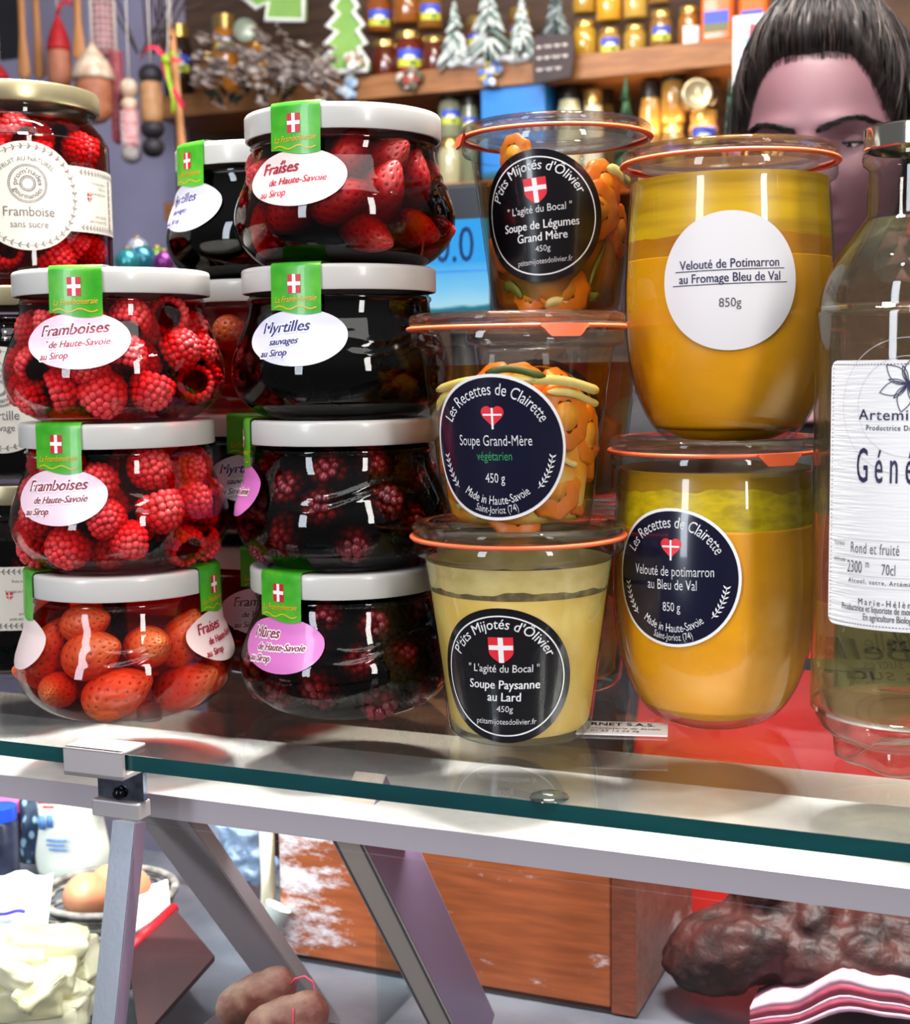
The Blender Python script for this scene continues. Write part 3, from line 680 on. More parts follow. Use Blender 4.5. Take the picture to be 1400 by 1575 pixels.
def carrots(t, inn, pc, spots, label, group):
    global car0
    for ph, z, sc, tilt in spots:
        p = surf(t, inn, pc + ph, z, .0042 + .030*abs(sin(tilt))*sc*.62)
        n_ = Vector((sin(pc + ph), -cos(pc + ph), 0)); q = (n_ + Vector((rnd.uniform(-.2, .2), 0, tilt))).normalized().to_track_quat('Z', 'Y')
        if car0 is None: car0 = carrot_mesh().build('carrot_slice', [m_car, m_carc]); o = car0
        else: o = car0.copy(); COL.objects.link(o)
        o.location = p; o.rotation_euler = q.to_euler(); o.scale = (sc*1.04, sc*1.04, 1); tag(o, label, 'carrot', group)
def leek(t, inn, pc, ph0, ph1, z0, z1, w, m, name, label, cat, group, inset=.0016, th=.0012):
    n = 16; vs = []; fs = []
    for k in range(n + 1):
        f_ = k/n; ph = pc + ph0 + (ph1 - ph0)*f_; z = z0 + (z1 - z0)*f_ + .0015*sin(f_*5 + ph0)
        for dz, ins in ((-w/2, inset), (w/2, inset), (w/2, inset + th), (-w/2, inset + th)):
            ww = 1 - .7*max(0, abs(f_ - .5)*2 - .8)/.2
            r = prof_r(inn, z) - ins; vs.append((r*sin(ph), -r*cos(ph), z + dz*ww))
    for k in range(n):
        a = 4*k
        for j in range(4): j2 = (j + 1) % 4; fs.append((a + j, a + j2, a + 4 + j2, a + 4 + j))
    fs += [(0, 3, 2, 1), (4*n, 4*n+1, 4*n+2, 4*n+3)]
    o = MB().add(vs, fs).build(name, m, None, t.location); tag(o, label, cat, group)
carrots(soupB, innB, pcB, [(.62, .060, 1.12, 0), (.55, .026, 1.15, .1), (-.05, .012, 1.0, .35), (1.15, .05, 1, 0), (1.1, .022, .9, .2), (-1.05, .030, .9, 0), (-1.1, .062, 1., .2), (.9, .074, .8, .9), (-.5, .076, .9, 1.0), (.1, .0765, .9, 1.1), (.25, .05, 1, 0), (-.4, .035, 1, .1), (1.6, .04, 1, 0), (-1.6, .045, 1, 0)],
        'carrot ring in the clear broth of the navy-labelled conical jar', 'carrot rings in the clear broth')
for a_ in ((-1.2, .2, .0745, .0790, .0042), (.1, 1.25, .0775, .0735, .0048), (.35, 1.3, .0715, .0665, .0036), (-1.3, -.75, .066, .070, .005), (.35, .9, .040, .037, .003), (-1.1, -.6, .018, .012, .006)):
    leek(soupB, innB, pcB, *a_, m_leek, 'leek_strip', 'pale leek strip curving along the glass in the clear broth jar', 'leek', 'leek strips in the clear broth')
leek(soupB, innB, pcB, -.35, .32, .0822, .0815, .0036, m_court, 'courgette_strip', 'dark green strip floating at the surface of the clear broth', 'courgette', None)
leek(soupB, innB, pcB, -1.35, -.95, .03, .042, .008, m_cel, 'green_vegetable_piece', 'green vegetable piece low at the left of the clear broth', 'vegetable', None)
tR, iR, pR = rear[2]
carrots(tR, iR, pR, [(.60, .060, 1.1, 0), (.12, .0165, 1.1, .1), (.80, .0740, 1.0, .2), (-.85, .072, .9, .2), (-.95, .04, .9, 0), (1.2, .05, 1, 0), (-.5, .014, .8, .2)],
        'carrot piece in the brown-orange vegetable soup of the black-labelled jar', 'carrots in the vegetable soup')
for a_ in ((.55, .80, .018, .044, .006), (.85, 1.05, .062, .030, .006), (-1.0, -.6, .02, .014, .006), (.35, .75, .010, .014, .005), (-1.2, -.8, .055, .058, .006)):
    leek(tR, iR, pR, *a_, m_cel, 'green_vegetable_piece', 'olive green vegetable piece in the brown-orange vegetable soup', 'vegetable', 'green vegetables in the vegetable soup')
for a_ in ((.7, 1.3, .081, .078, .006), (-.2, .3, .0075, .009, .005)):
    leek(tR, iR, pR, *a_, m_leek, 'leek_strip', 'pale leek strip in the brown-orange vegetable soup', 'leek', 'leek strips in the vegetable soup')
p = surf(tR, iR, pR - .55, .0905, .004); o = car0.copy(); COL.objects.link(o); o.location = p; o.rotation_euler = Vector((sin(pR-.55), -cos(pR-.55), .1)).to_track_quat('Z', 'Y').to_euler(); o.scale = (.8, .8, .8)
tag(o, 'single carrot slice stuck to the glass above the vegetable soup level', 'carrot')

# ------------------------------------------------------------------ fruit
def berry_mesh(rows, rx, rz, dr, hollow):
    mb = MB(); r_ = random.Random(3)
    prof = []
    for i in range(9):
        e = (.62 if hollow else .95)*PI*(1 - i/8) ; prof.append((rx*.86*sin(e), rz*.86*cos(e)))
    if hollow:
        cav = [(0, rz*.35), (rx*.28, rz*.30), (rx*.42, -.0 * rz), (rx*.56, -rz*.36)]
        mb.lathe([(max(0, a), b) for a, b in cav], 20, 1)
    prof[-1] = (0, rz*.86)
    mb.lathe(prof if hollow else [(0, -rz*.86)] + prof[1:], 20, 0)
    for e in rows:
        rho = rx*sin(e); z = rz*cos(e); n = max(1, round(2*PI*rho/(dr*1.72)))
        off = r_.random()*6
        for k in range(n):
            t = off + 2*PI*k/n + r_.uniform(-.06, .06); q = dr*r_.uniform(.92, 1.08)
            mb.ell((rho*.94*cos(t), rho*.94*sin(t), z*.94 + r_.uniform(-.0004, .0004)), q, 8, 6)
    return mb
m_rasp = mat('raspberry_skin', '#d4222e', .5, noise='#e04a48', nscale=60, sss=.15); m_raspc = mat('raspberry_hollow', '#5c0410', .6)
m_blackb = mat('blackberry_skin', '#4c0a18', .3, noise='#7c1626', nscale=70); m_blue = mat('blueberry_skin', '#2a2040', .4, noise='#43203c', nscale=60)
m_straw = mat('strawberry_skin', '#df6a30', .4, noise='#c94e22', nscale=45, bump=.15, bscale=200, sss=.1); m_seed = mat('strawberry_pip', '#93330f', .5)
m_straw2 = mat('dark_strawberry_skin', '#b4302c', .4, noise='#982428', nscale=45, bump=.15, bscale=200); m_seed2 = mat('dark_strawberry_pip', '#6c1216', .5)
ROWS = [.12, .44, .74, 1.04, 1.34, 1.64, 1.92]
rasp0 = berry_mesh(ROWS, .0106, .0116, .0023, True); blk0 = berry_mesh(ROWS + [2.25, 2.6], .0102, .0120, .0030, False)
def straw_mesh():
    S, R_ = 88, 64; vs = []; fs = []; mi = []; pts = []
    N = 120
    for i in range(N):
        z = 1 - 2*(i + .5)/N; t = i*2.399963; pts.append(Vector((sqrt(1 - z*z)*cos(t), sqrt(1 - z*z)*sin(t), z)))
    dm = []
    for i in range(R_ + 1):
        e = -PI/2 + PI*i/R_
        for k in range(S):
            t = 2*PI*k/S; d = Vector((cos(e)*cos(t), cos(e)*sin(t), sin(e)))
            best = max(d.dot(p) for p in pts); ang = math.acos(min(1, best)); dim = exp(-(ang/.055)**2)
            taper = 1 - .30*(d.z + 1)/2 - .22*max(0, d.z)**2
            rr = 1 - .075*dim; vs.append((d.x*.0130*taper*rr, d.y*.0122*taper*rr, d.z*.0170*rr)); dm.append(dim)
    for i in range(R_):
        for k in range(S):
            k2 = (k + 1) % S; q = (i*S + k, i*S + k2, (i+1)*S + k2, (i+1)*S + k); fs.append(q); mi.append(1 if sum(dm[j] for j in q)/4 > .45 else 0)
    mb = MB(); mb.v = vs; mb.f = fs; mb.m = mi; return mb
str0 = straw_mesh()
PROTO = {}
def fruits(j, kind, n, size, phis, zr, label, group, seed, depth=1, place=(), sc=(.9, 1.12)):
    """fruit lying against the inside of the glass of jar j, turned every way"""
    name, proto, ms = {'r': ('raspberry', rasp0, [m_rasp, m_raspc]), 'b': ('blackberry', blk0, [m_blackb]), 's': ('strawberry', str0, [m_straw, m_seed]), 'd': ('strawberry', str0, [m_straw2, m_seed2]),
                       'm': ('blueberry', None, [m_blue])}[kind]
    r_ = random.Random(seed); X, Y, Z = j.location; pc = atan2(-X, Y); pos = []
    def mk(p, rot, s_):
        if kind not in PROTO:
            mb = proto or MB().lathe([(0, -.0056), (.003, -.0052), (.0053, -.002), (.0056, .001), (.0045, .0040), (.0025, .0050), (.0021, .0054), (.0013, .0047), (0, .0044)], 24)
            PROTO[kind] = o = mb.build(name, ms)
        else: o = PROTO[kind].copy(); COL.objects.link(o)
        o.location = j.location + Vector(p)*KJ; o.rotation_euler = rot; o.scale = (s_, s_, s_); tag(o, label, name, group)
    for ph, z, rx_, ry_, rz_, s_ in place:
        r = prof_r(JP, z) - .0014 - size*s_*.92; mk((r*sin(pc + ph), -r*cos(pc + ph), z), (rx_, ry_, rz_), s_); pos.append(Vector((r*sin(pc + ph), -r*cos(pc + ph), z)))
    tries = 0
    while len(pos) < n + len(place) and tries < 6000:
        tries += 1; s_ = r_.uniform(*sc); ph = r_.uniform(*phis); z = r_.uniform(*zr)
        r = prof_r(JP, z) - .0014 - {'m': .0045, 'b': .0012}.get(kind, 0) - size*s_ - (0 if r_.random() < .7 or depth == 1 else r_.uniform(.012, .026))
        if prof_r(JP, z + size*s_*.7) - .0016 < r + size*s_*.7: r -= .002
        p = Vector((r*sin(pc + ph), -r*cos(pc + ph), z))
        if all((p - q).length > 1.72*size*s_ for q in pos): mk(p, (r_.uniform(0, 6.3), r_.uniform(0, 6.3), r_.uniform(0, 6.3)), s_); pos.append(p)
fruits(jars['a2'], 'r', 34, .0112, (-1.75, 1.75), (.012, .060), 'raspberry in the syrup of the jar on top of the left stack', 'raspberries in the top jar of the left stack', 11, 2)
fruits(jars['a1'], 'r', 34, .0112, (-1.75, 1.75), (.012, .060), 'raspberry in the syrup of the middle jar of the left stack', 'raspberries in the middle jar of the left stack', 23, 2)
fruits(jars['a0'], 's', 5, .0128, (-1.7, 1.7), (.015, .054), 'strawberry in syrup in the bottom jar of the left stack', 'strawberries in the bottom left jar', 5, 1,
       [(-.12, .0185, 0.2, 1.15, .2, 1.22), (-.42, .040, .1, 1.2, -.4, 1.2), (.28, .043, 1.3, .3, .5, 1.12), (-.92, .0185, 1.4, .2, 0, .95), (.78, .045, .4, .4, 1.2, 1.05), (.80, .0170, .3, 1.1, .3, 1.15), (-.55, .057, .1, 1.3, -.3, .95), (-1.15, .041, .3, .3, 1, 1.05)])
fruits(jars['b3'], 'd', 9, .0128, (-1.7, 1.7), (.016, .056), 'strawberry in dark syrup in the topmost jar of the tall stack', 'strawberries in the topmost jar', 8, 1,
       [(.42, .037, .3, .5, .2, 1.2), (.55, .055, .5, .9, .2, 1.1), (.08, .057, .2, .4, 1, 1.15), (-.55, .032, .4, 1, 0, 1.1), (-.02, .034, .3, 1.2, .4, 1.1), (.95, .045, .2, .2, .3, 1.1)])
fruits(jars['b0'], 'b', 22, .0118, (-1.6, 1.6), (.013, .060), 'blackberry in dark syrup in the jar at the foot of the second stack', 'blackberries in the bottom jar of the second stack', 31, 1)
fruits(jars['b1'], 'b', 20, .0118, (-1.6, 1.6), (.013, .058), 'blackberry in dark syrup in the jar second from the bottom', 'blackberries in the second jar from the bottom', 37, 1)
fruits(jars['b2'], 'm', 22, .0056, (-1.4, 1.5), (.010, .060), 'blueberry in black syrup below the topmost strawberry jar', 'blueberries in the Myrtilles jar', 41, 1, sc=(.95, 1.2))
fruits(jars['c2'], 's', 6, .0128, (-.9, 1.2), (.018, .054), 'strawberry seen in the gap between the front stacks', 'strawberries in the rear jar', 43, 1)
def fill_tall(j, n, seed, label, group, kind='r'):
    r_ = random.Random(seed); X, Y, Z = j.location; pc = atan2(-X, Y); pos = []; tr = 0
    while len(pos) < n and tr < 4000:
        tr += 1; ph = r_.uniform(-1.0, 1.6); z = r_.uniform(.016, .100); s_ = r_.uniform(.9, 1.1); r = prof_r(PP, z) - .0036 - .0112*s_ - (0 if r_.random() < .75 else .012)
        p = Vector((r*sin(pc + ph), -r*cos(pc + ph), z))
        if all((p - q).length > .0195*s_ for q in pos):
            o = PROTO[kind].copy(); COL.objects.link(o); o.location = j.location + p*.962; o.rotation_euler = (r_.uniform(0, 6), r_.uniform(0, 6), r_.uniform(0, 6)); o.scale = (s_,)*3
            tag(o, label, 'raspberry' if kind == 'r' else 'blackberry', group); pos.append(p)
fill_tall(tj[2], 40, 3, 'raspberry in syrup inside the tall gold-lidded jar with the Framboise label', 'raspberries in the topmost tall jar')
fill_tall(tj[0], 22, 6, 'dark berry in syrup inside the tall jar at shelf level on the far left', 'berries in the lowest tall jar', 'b')

# ================================================================== THINGS IN THE DISPLAY CASE
DZ = -.25
def worn_wood(name, base, dark, wear, wx0, wx1, wear_col='#d9d0d4', axis=0, gscale=(6, 40, 60)):
    """wood with grain along the board and a scraped pale patch that fades between wx0 and wx1 along the board"""
    m = mat(name, base, .42, noise=dark, nscale=3.0, stretch=gscale); nt = m.node_tree; b = nt.nodes['Principled BSDF']
    tc = nt.nodes.new('ShaderNodeTexCoord'); sp = nt.nodes.new('ShaderNodeSeparateXYZ'); mr = nt.nodes.new('ShaderNodeMapRange')
    nt.links.new(tc.outputs['Object'], sp.inputs[0]); nt.links.new(sp.outputs[axis], mr.inputs['Value']); mr.inputs['From Min'].default_value = wx0; mr.inputs['From Max'].default_value = wx1
    n = nt.nodes.new('ShaderNodeTexNoise'); n.inputs['Scale'].default_value = 16; n.inputs['Detail'].default_value = 9; n.inputs['Roughness'].default_value = .72
    mp = nt.nodes.new('ShaderNodeMapping'); mp.inputs['Scale'].default_value = (1, 1, 2.4); nt.links.new(tc.outputs['Object'], mp.inputs[0]); nt.links.new(mp.outputs[0], n.inputs['Vector'])
    ad = nt.nodes.new('ShaderNodeMath'); ad.operation = 'MULTIPLY_ADD'; ad.inputs[1].default_value = wear; nt.links.new(mr.outputs[0], ad.inputs[0]); nt.links.new(n.outputs['Fac'], ad.inputs[2])
    r = nt.nodes.new('ShaderNodeMapRange'); r.inputs['From Min'].default_value = .62; r.inputs['From Max'].default_value = .72; nt.links.new(ad.outputs[0], r.inputs['Value'])
    mx = nt.nodes.new('ShaderNodeMix'); mx.data_type = 'RGBA'; nt.links.new(r.outputs[0], mx.inputs[0])
    src = b.inputs['Base Color'].links[0].from_socket; nt.links.new(src, mx.inputs[6]); mx.inputs[7].default_value = hx(wear_col); nt.links.new(mx.outputs[2], b.inputs['Base Color'])
    return m
bx = thing('wooden_box', 'orange-brown wooden box with scuffed corners inside the display case', 'box', W(-.139, .395, DZ + .0007), -ANG)
mwf = worn_wood('orange_wood', '#a8562a', '#8e4620', .20, -.06, -.13); mwe = mat('end_grain_wood', '#7e3d22', .5, noise='#6a321c', nscale=3, stretch=(30, 30, 160))
mws = worn_wood('scuffed_side_wood', '#9a6a58', '#82584a', .16, -.04, .10, '#d8c8c6', 1)
MB().box(-.137, .119, -.083, -.067, .004, .122).build('front_board', mwf, bx, smooth=False, bevel=.0015)
MB().box(.1195, .137, -.083, .083, .0, .122).build('side_board', [mws], bx, smooth=False, bevel=.0015)
MB().box(.1197, .1368, -.0836, -.083, .001, .1215).build('end_grain', mwe, bx, smooth=False)
MB().box(-.137, .119, .067, .083, .004, .122).build('back_board', mwf, bx, smooth=False)
MB().box(-.137, -.122, -.067, .067, .004, .122).build('side_board', mws, bx, smooth=False)

def blob(name, ells, m, vox, disp, dscale, loc, rot=(0, 0, 0), parent=None, smooth_it=4):
    mb = MB()
    for c, r, R in ells: mb.ell(c, r, 20, 14, 0, Euler(R).to_matrix() if R else None)
    o = mb.build(name, m, parent, loc, rot)
    rm = o.modifiers.new('remesh', 'REMESH'); rm.mode = 'VOXEL'; rm.voxel_size = vox; rm.use_smooth_shade = True
    if smooth_it: s_ = o.modifiers.new('smooth', 'SMOOTH'); s_.iterations = smooth_it
    if disp:
        tx = bpy.data.textures.new(name + '_noise', 'CLOUDS'); tx.noise_scale = dscale; tx.noise_depth = 3
        d = o.modifiers.new('displace', 'DISPLACE'); d.texture = tx; d.strength = disp; d.mid_level = .5
    return o
m_crust = mat('smoked_crust', '#3a1814', .55, spec=.25, noise='#1c0c0a', nscale=40, bump=1.0, bscale=110); m_crust2 = mat('peppered_crust', '#6e4d36', .55, noise='#46302a', nscale=50, bump=.9, bscale=120)
m_fat = mat('bacon_fat', '#b98698', .45, noise='#c79aa8', nscale=60); m_lean = mat('bacon_lean', '#8e2c42', .4, noise='#742236', nscale=50, stretch=(1, 1, 3))
def cured(name, label, ells, px, b, m):
    P = onb(px[0], px[1], b); t = thing(name, label, 'cured meat', (P.x, P.y, DZ + .012), -ANG)
    blob('crust', [((x, y, z), r, R) for x, y, z, r, R in ells], m, .0030, .014, .022, (0, 0, 0), parent=t); return t
bac = cured('cured_bacon', 'dark smoked slab of cured bacon with a striped pink cut face, beside the wooden box', [(-.040, .03, .032, (.052, .045, .027), (0, -.35, 0)), (-.018, .05, .066, (.030, .035, .020), (0, -.5, 0)), (.012, .045, .060, (.022, .04, .018), None),
            (.04, .035, .034, (.075, .045, .030), (0, -.08, 0)), (.09, .045, .040, (.05, .045, .030), None), (.06, .045, .060, (.03, .035, .014), (0, .1, 0))], (1210, 1530), .325, m_crust)
# cut face of the slab: stacked layers following one wavy line
def layers(path, widths, mats_i, y0, th):
    mb = MB(); off = 0
    for w_, mi in zip(widths, mats_i):
        lo = [(x, z + off*k) for x, z, k in path]; hi = [(x, z + (off + w_)*k) for x, z, k in path]
        n = len(path); vs = []
        for yy in (y0, y0 + th):
            for (x, z), (x2, z2) in zip(lo, hi): vs += [(x, yy, z), (x2, yy, z2)]
        fs = []
        for k in range(n - 1):
            a = 2*k; fs.append((a, a + 2, a + 3, a + 1)); c = 2*n; fs.append((c + a, c + a + 1, c + a + 3, c + a + 2)); fs.append((a + 1, a + 3, c + a + 3, c + a + 1)); fs.append((a, c + a, c + a + 2, a + 2))
        mb.add(vs, fs, mi); off += w_
    return mb
path = []
for i in range(25):
    f_ = i/24; x = -.020 + .150*f_; z = -.004 + .0010*sin(f_*21) + .026*(min(1, f_*2.0)**2*(3 - 2*min(1, f_*2.0))) - .004*max(0, f_ - .5)*2; path.append((x, z, .62 + .22*sin(min(1, f_*1.5)*PI) + .06*sin(f_*23)))
layers(path, (.0042, .0062, .0028, .0085, .0052), (0, 1, 0, 1, 0), -.020, .03).build('cut_face', [m_fat, m_lean], bac)
cured('cured_meat_piece', 'second dark cured meat piece with a yellowish peppered rind, behind the bacon slab', [(0, 0, .055, (.05, .022, .030), (0, .3, 0)), (.05, .0, .058, (.04, .022, .028), None), (0, .0, .03, (.05, .022, .026), None)], (1350, 1475), .445, m_crust2)
# dry sausages with a pink string
m_saus = mat('dry_sausage_skin', '#84463c', .55, noise='#a8846e', nscale=45, bump=.5, bscale=120); m_str = mat('pink_string', '#e8506c', .6)
for i, (px, py, b, rx, ry) in enumerate(((408, 1545, .232, .020, .35), (455, 1583, .19, .018, .1))):
    P = atz(px, py, DZ + .066)
    t = thing('dry_sausage', ('mottled dry sausage tied with a pink string loop at the bottom of the case', 'dry sausage in front of the string-looped one, mostly cut off by the picture edge')[i], 'sausage', (P.x, P.y, DZ + .0505), 0); t.scale = (.72,)*3
    blob('casing', [((0, 0, .026), (.034, .017, .019), None), ((.016, 0, .027), (.018, .016, .018), None), ((-.016, 0, .025), (.020, .017, .018), None)], m_saus, .002, .003, .012, (0, 0, .004), (0, -.25, ry), t, 2)
    if i == 0:
        pts = [(.022, -.004, .040), (.026, -.006, .046), (.034, -.008, .049), (.041, -.010, .045), (.043, -.012, .036), (.038, -.014, .027), (.028, -.016, .022), (.016, -.018, .020)]
        MB().tube(pts, .0009, 8).build('string', m_str, t)
    else: MB().tube([(.0, -.012 - .001*k, .044 - .002*k*k*.3 + .0005*k) for k in range(6)], .0009, 8).build('string', m_str, t)
Pq_ = atz(425, 1588, DZ + .048); o = MB().box(-.05, .05, -.034, .028, 0, .046).build('meat_board', mat('dark_board_wood', '#4a3a3a', .5, noise='#3c2e2e', nscale=8), None, (Pq_.x, Pq_.y, DZ + .0006), (0, 0, -ANG), smooth=False, bevel=.003)
tag(o, 'dark block under the dry sausages at the bottom edge of the picture', 'board')
# eggs in a wire basket
m_egg = mat('brown_egg_shell', '#d8926e', .45, noise='#cf8560', nscale=30, sss=.1); m_wire = mat('woven_grey_wicker', '#8d8a84', .6, noise='#5e5a56', nscale=120)
Pb = W(*abz(170, 1448, DZ)[:2], DZ + .0006)
bk = thing('wicker_basket', 'small round grey wicker basket holding brown eggs', 'basket', Pb); bk.scale = (1.18, 1.18, 1.0)
mb = MB(); mb.lathe([(.0, .001), (.030, .001), (.034, .004), (.030, .006), (0, .004)], 36); mb.build('basket_base', m_wire, bk)
rim = MB(); rim.tube([(.043*cos(2*PI*k/40), .043*sin(2*PI*k/40), .040) for k in range(41)], .0028, 8); rim.build('rim', m_wire, bk)
wv = MB()
for q in range(4): wv.tube([((.033 + .0026*q + .0016*sin(k*PI/2*1.0 + q*PI))*cos(2*PI*k/44), (.033 + .0026*q + .0016*sin(k*PI/2 + q*PI))*sin(2*PI*k/44), .010 + .008*q) for k in range(45)], .0022, 6, cap=False)
wv.build('weave', m_wire, bk)
def egg(dx, dy, dz, rot, lab):
    pf = [(0, -.024)] + [(.0178*sin(PI*k/16)*(1 + .10*cos(PI*k/16)), -.024*cos(PI*k/16)) for k in range(1, 16)] + [(0, .024)]
    o = MB().lathe(pf, 32).build('egg', m_egg, None, Pb + Vector((dx, dy, dz)), rot); tag(o, lab, 'egg')
egg(-.0145, -.010, .040, (1.2, .3, 0), 'brown egg at the left in the wicker basket'); egg(.0165, -.004, .042, (1.0, -.5, .8), 'brown egg behind the post in the wicker basket'); egg(.002, .016, .038, (.4, 1.3, 0), 'brown egg at the back of the wicker basket')
# bottles with bright caps
def cap_bottle(px, py_cap, r, h, b, m, mc, label):
    P = onb(px, py_cap, b); t = thing('squeeze_bottle', label, 'bottle', (P.x, P.y, DZ + .0008)); H = P.z - DZ
    MB().lathe([(0, 0), (r, .001), (r*1.02, .01), (r*1.02, H*.86), (r*.9, H*.9), (r*.85, H*.92), (0, H*.92)], 36).build('body', m, t, sharp=40)
    MB().lathe([(r*.95, H*.89), (r*1.0, H*.90), (r*1.0, H + h*.9), (r*.92, H + h), (0, H + h)], 36).build('cap', mc, t, sharp=40); return t
m_dkb = mat('dark_plastic_bottle', '#15192a', .25, noise='#3a3f58', nscale=20)
cap_bottle(2, 1250, .013, .006, .36, m_dkb, mat('blue_cap', '#1e4fd6', .35), 'dark bottle with a bright blue cap at the left edge of the case')
cap_bottle(14, 1240, .013, .006, .42, mat('plum_bottle', '#4a1d33', .3), mat('pink_cap', '#ee6fb0', .4), 'dark plum bottle with a pink cap behind the blue-capped bottle')
# patterned packet
def voro(name, c1, c2, scale, stretch=(1, 1, 1)):
    m = mat(name, c1, .4); nt = m.node_tree; b = nt.nodes['Principled BSDF']; tc = nt.nodes.new('ShaderNodeTexCoord'); mp = nt.nodes.new('ShaderNodeMapping'); mp.inputs['Scale'].default_value = stretch
    v = nt.nodes.new('ShaderNodeTexVoronoi'); v.inputs['Scale'].default_value = scale; r = nt.nodes.new('ShaderNodeValToRGB')
    r.color_ramp.elements[0].position = .30; r.color_ramp.elements[0].color = hx(c2); r.color_ramp.elements[1].position = .42; r.color_ramp.elements[1].color = hx(c1)
    nt.links.new(tc.outputs['Object'], mp.inputs[0]); nt.links.new(mp.outputs[0], v.inputs['Vector']); nt.links.new(v.outputs['Distance'], r.inputs[0]); nt.links.new(r.outputs[0], b.inputs['Base Color']); return m
def pouch(px, py_base, py_top, wpx, b, depth, m, name, label, cat, rotz=0., bulge=.35, pinch=.5, parent=None):
    """soft bag standing on the deck: rounded section, pinched flat at the top"""
    P = onb(px, py_base, b); T = onb(px, py_top, b); H = T.z - DZ; k = (P - CAMP).dot(_fw)/F_PX; w = wpx*k/2
    t = thing(name, label, cat, (P.x, P.y, DZ + .0008), rotz); vs = []; fs = []; S = 36; N = 14
    for i in range(N + 1):
        f_ = i/N; z = H*f_; pr = 1 + .06*sin(f_*9); d = depth*(1 - pinch*max(0, f_ - .55)/.45)*(.86 + bulge*sin(PI*min(1, f_*1.15))**.7*.4)
        for q in range(S):
            a_ = 2*PI*q/S; c_, s_ = cos(a_), sin(a_)
            vs.append((w*pr*(abs(c_)**.6)*(1 if c_ > 0 else -1)*(1 - .05*f_), -d/2*(abs(s_)**.6)*(1 if s_ > 0 else -1) + .001*sin(11*f_ + 3*a_), z))
    for i in range(N):
        for q in range(S): q2 = (q+1) % S; fs.append((i*S+q, i*S+q2, (i+1)*S+q2, (i+1)*S+q))
    fs.append(tuple(range(N*S, N*S + S))); fs.append(tuple(range(S))[::-1])
    MB().add(vs, fs).build('bag', m, t); return t, w, H, depth
pouch(57, 1385, 1215, 36, .42, .03, voro('leaf_print_packet', '#1d3350', '#9cc4de', 150, (1, 1, .6)), 'printed_packet', 'dark blue packet with a pale leaf pattern, between the pink-capped bottle and flour bag', 'packet', .1)
fl, w_, H_, d_ = pouch(118, 1440, 1195, 102, .40, .04, mat('white_paper_bag', '#e9ece0', .6, noise='#dde4d6', nscale=20, bump=.3, bscale=40), 'paper_bag', 'white paper bag with red and blue print standing behind the egg basket', 'bag', -.15, .5)
pm = MB()
def face_bars(mb, rows, y):
    for x0, x1, z0, z1, mi in rows: mb.box(x0, x1, y, y + .002, z0, z1, mi)
face_bars(pm, [(-.018, -.002, .071, .0745, 0), (-.014, -.004, .067, .069, 0), (.006, .022, .082, .0835, 0), (-.018, .010, .088, .0892, 1), (-.016, -.004, .096, .0985, 1), (-.018, -.013, .048, .060, 2), (-.011, -.006, .050, .061, 2), (-.012, .006, .038, .0395, 2), (-.012, .004, .034, .0352, 2), (-.010, .006, .030, .0312, 2)], -.0262)
pm.build('print', [mat('bag_print_red', '#d8483c', .6), mat('bag_print_grey', '#8d9290', .6), mat('bag_print_blue', '#4d7fc4', .6)], fl)
# paper sheet with a purple pen stroke, cheese, tray
m_sheet = mat('white_wrapping_paper', '#eef1f4', .5)
Pp = atz(30, 1425, DZ + .055); sh_ = thing('paper_sheet', 'stiff white wrapping paper with a purple pen stroke, propped over the cheese', 'paper', (Pp.x, Pp.y, Pp.z), -.2)
vs, fs = [], []
for j in range(9):
    for i in range(9):
        x = -.05 + .075*i/8; z = -.03 + .055*j/8 + .012*(i/8) ; vs.append((x, .010*sin(i*.5) + .35*z, z + .002*sin(i*1.7)))
n0 = len(vs); vs += [(x, y + .0006, z) for x, y, z in vs]
for j in range(8):
    for i in range(8): a_ = j*9 + i; fs += [(a_, a_+1, a_+10, a_+9), (a_+n0, a_+9+n0, a_+10+n0, a_+1+n0)]
MB().add(vs, fs).build('sheet', m_sheet, sh_)
MB().tube([(-.035 + .0045*k, -.0065 + .010*sin((i0 := ((-.035 + .0045*k) + .05)/.075*8)*.5) + .002, .002 + .0011*k + .001*sin(k)) for k in range(10)], .0013, 6).build('pen_stroke', mat('purple_ink', '#4a36c8', .5), sh_)
m_chs = mat('pale_cheese', '#ded8b8', .4, noise='#e6dfbc', nscale=30, sss=.2, bump=.2, bscale=60); m_chs2 = mat('yellow_cheese', '#d8cf9c', .4, noise='#e0dab4', nscale=30, sss=.2)
ch = [(120, 1500, .030, .014, .009, .008, .5, .5, 'small pale cheese stick at the right of the heap by the post'), (60, 1520, .050, .020, .012, .006, .9, -.4, 'thin pale cheese slice lying across the heap'), (25, 1500, .056, .018, .012, .008, -.4, .35, 'small pale cheese wedge on the left of the heap'), (75, 1452, .060, .030, .018, .012, .3, .2, 'pale cheese piece on top of the heap beside the paper bag'), (110, 1478, .042, .022, .016, .016, -.3, -.3, 'pale cheese block at the right of the heap, below the basket'), (45, 1495, .048, .036, .026, .012, .15, .1, 'yellowish cheese slab in the middle of the heap'),
      (95, 1510, .040, .024, .010, .008, -.6, .3, 'thin cheese strip leaning at the right of the heap'), (20, 1530, .036, .040, .024, .014, .1, -.1, 'large pale cheese slab low in the heap'), (75, 1545, .026, .032, .022, .013, -.1, .1, 'cheese slab at the front right of the heap, near the post'), (5, 1475, .058, .03, .02, .012, .4, .1, 'cheese piece under the white paper at the left edge')]
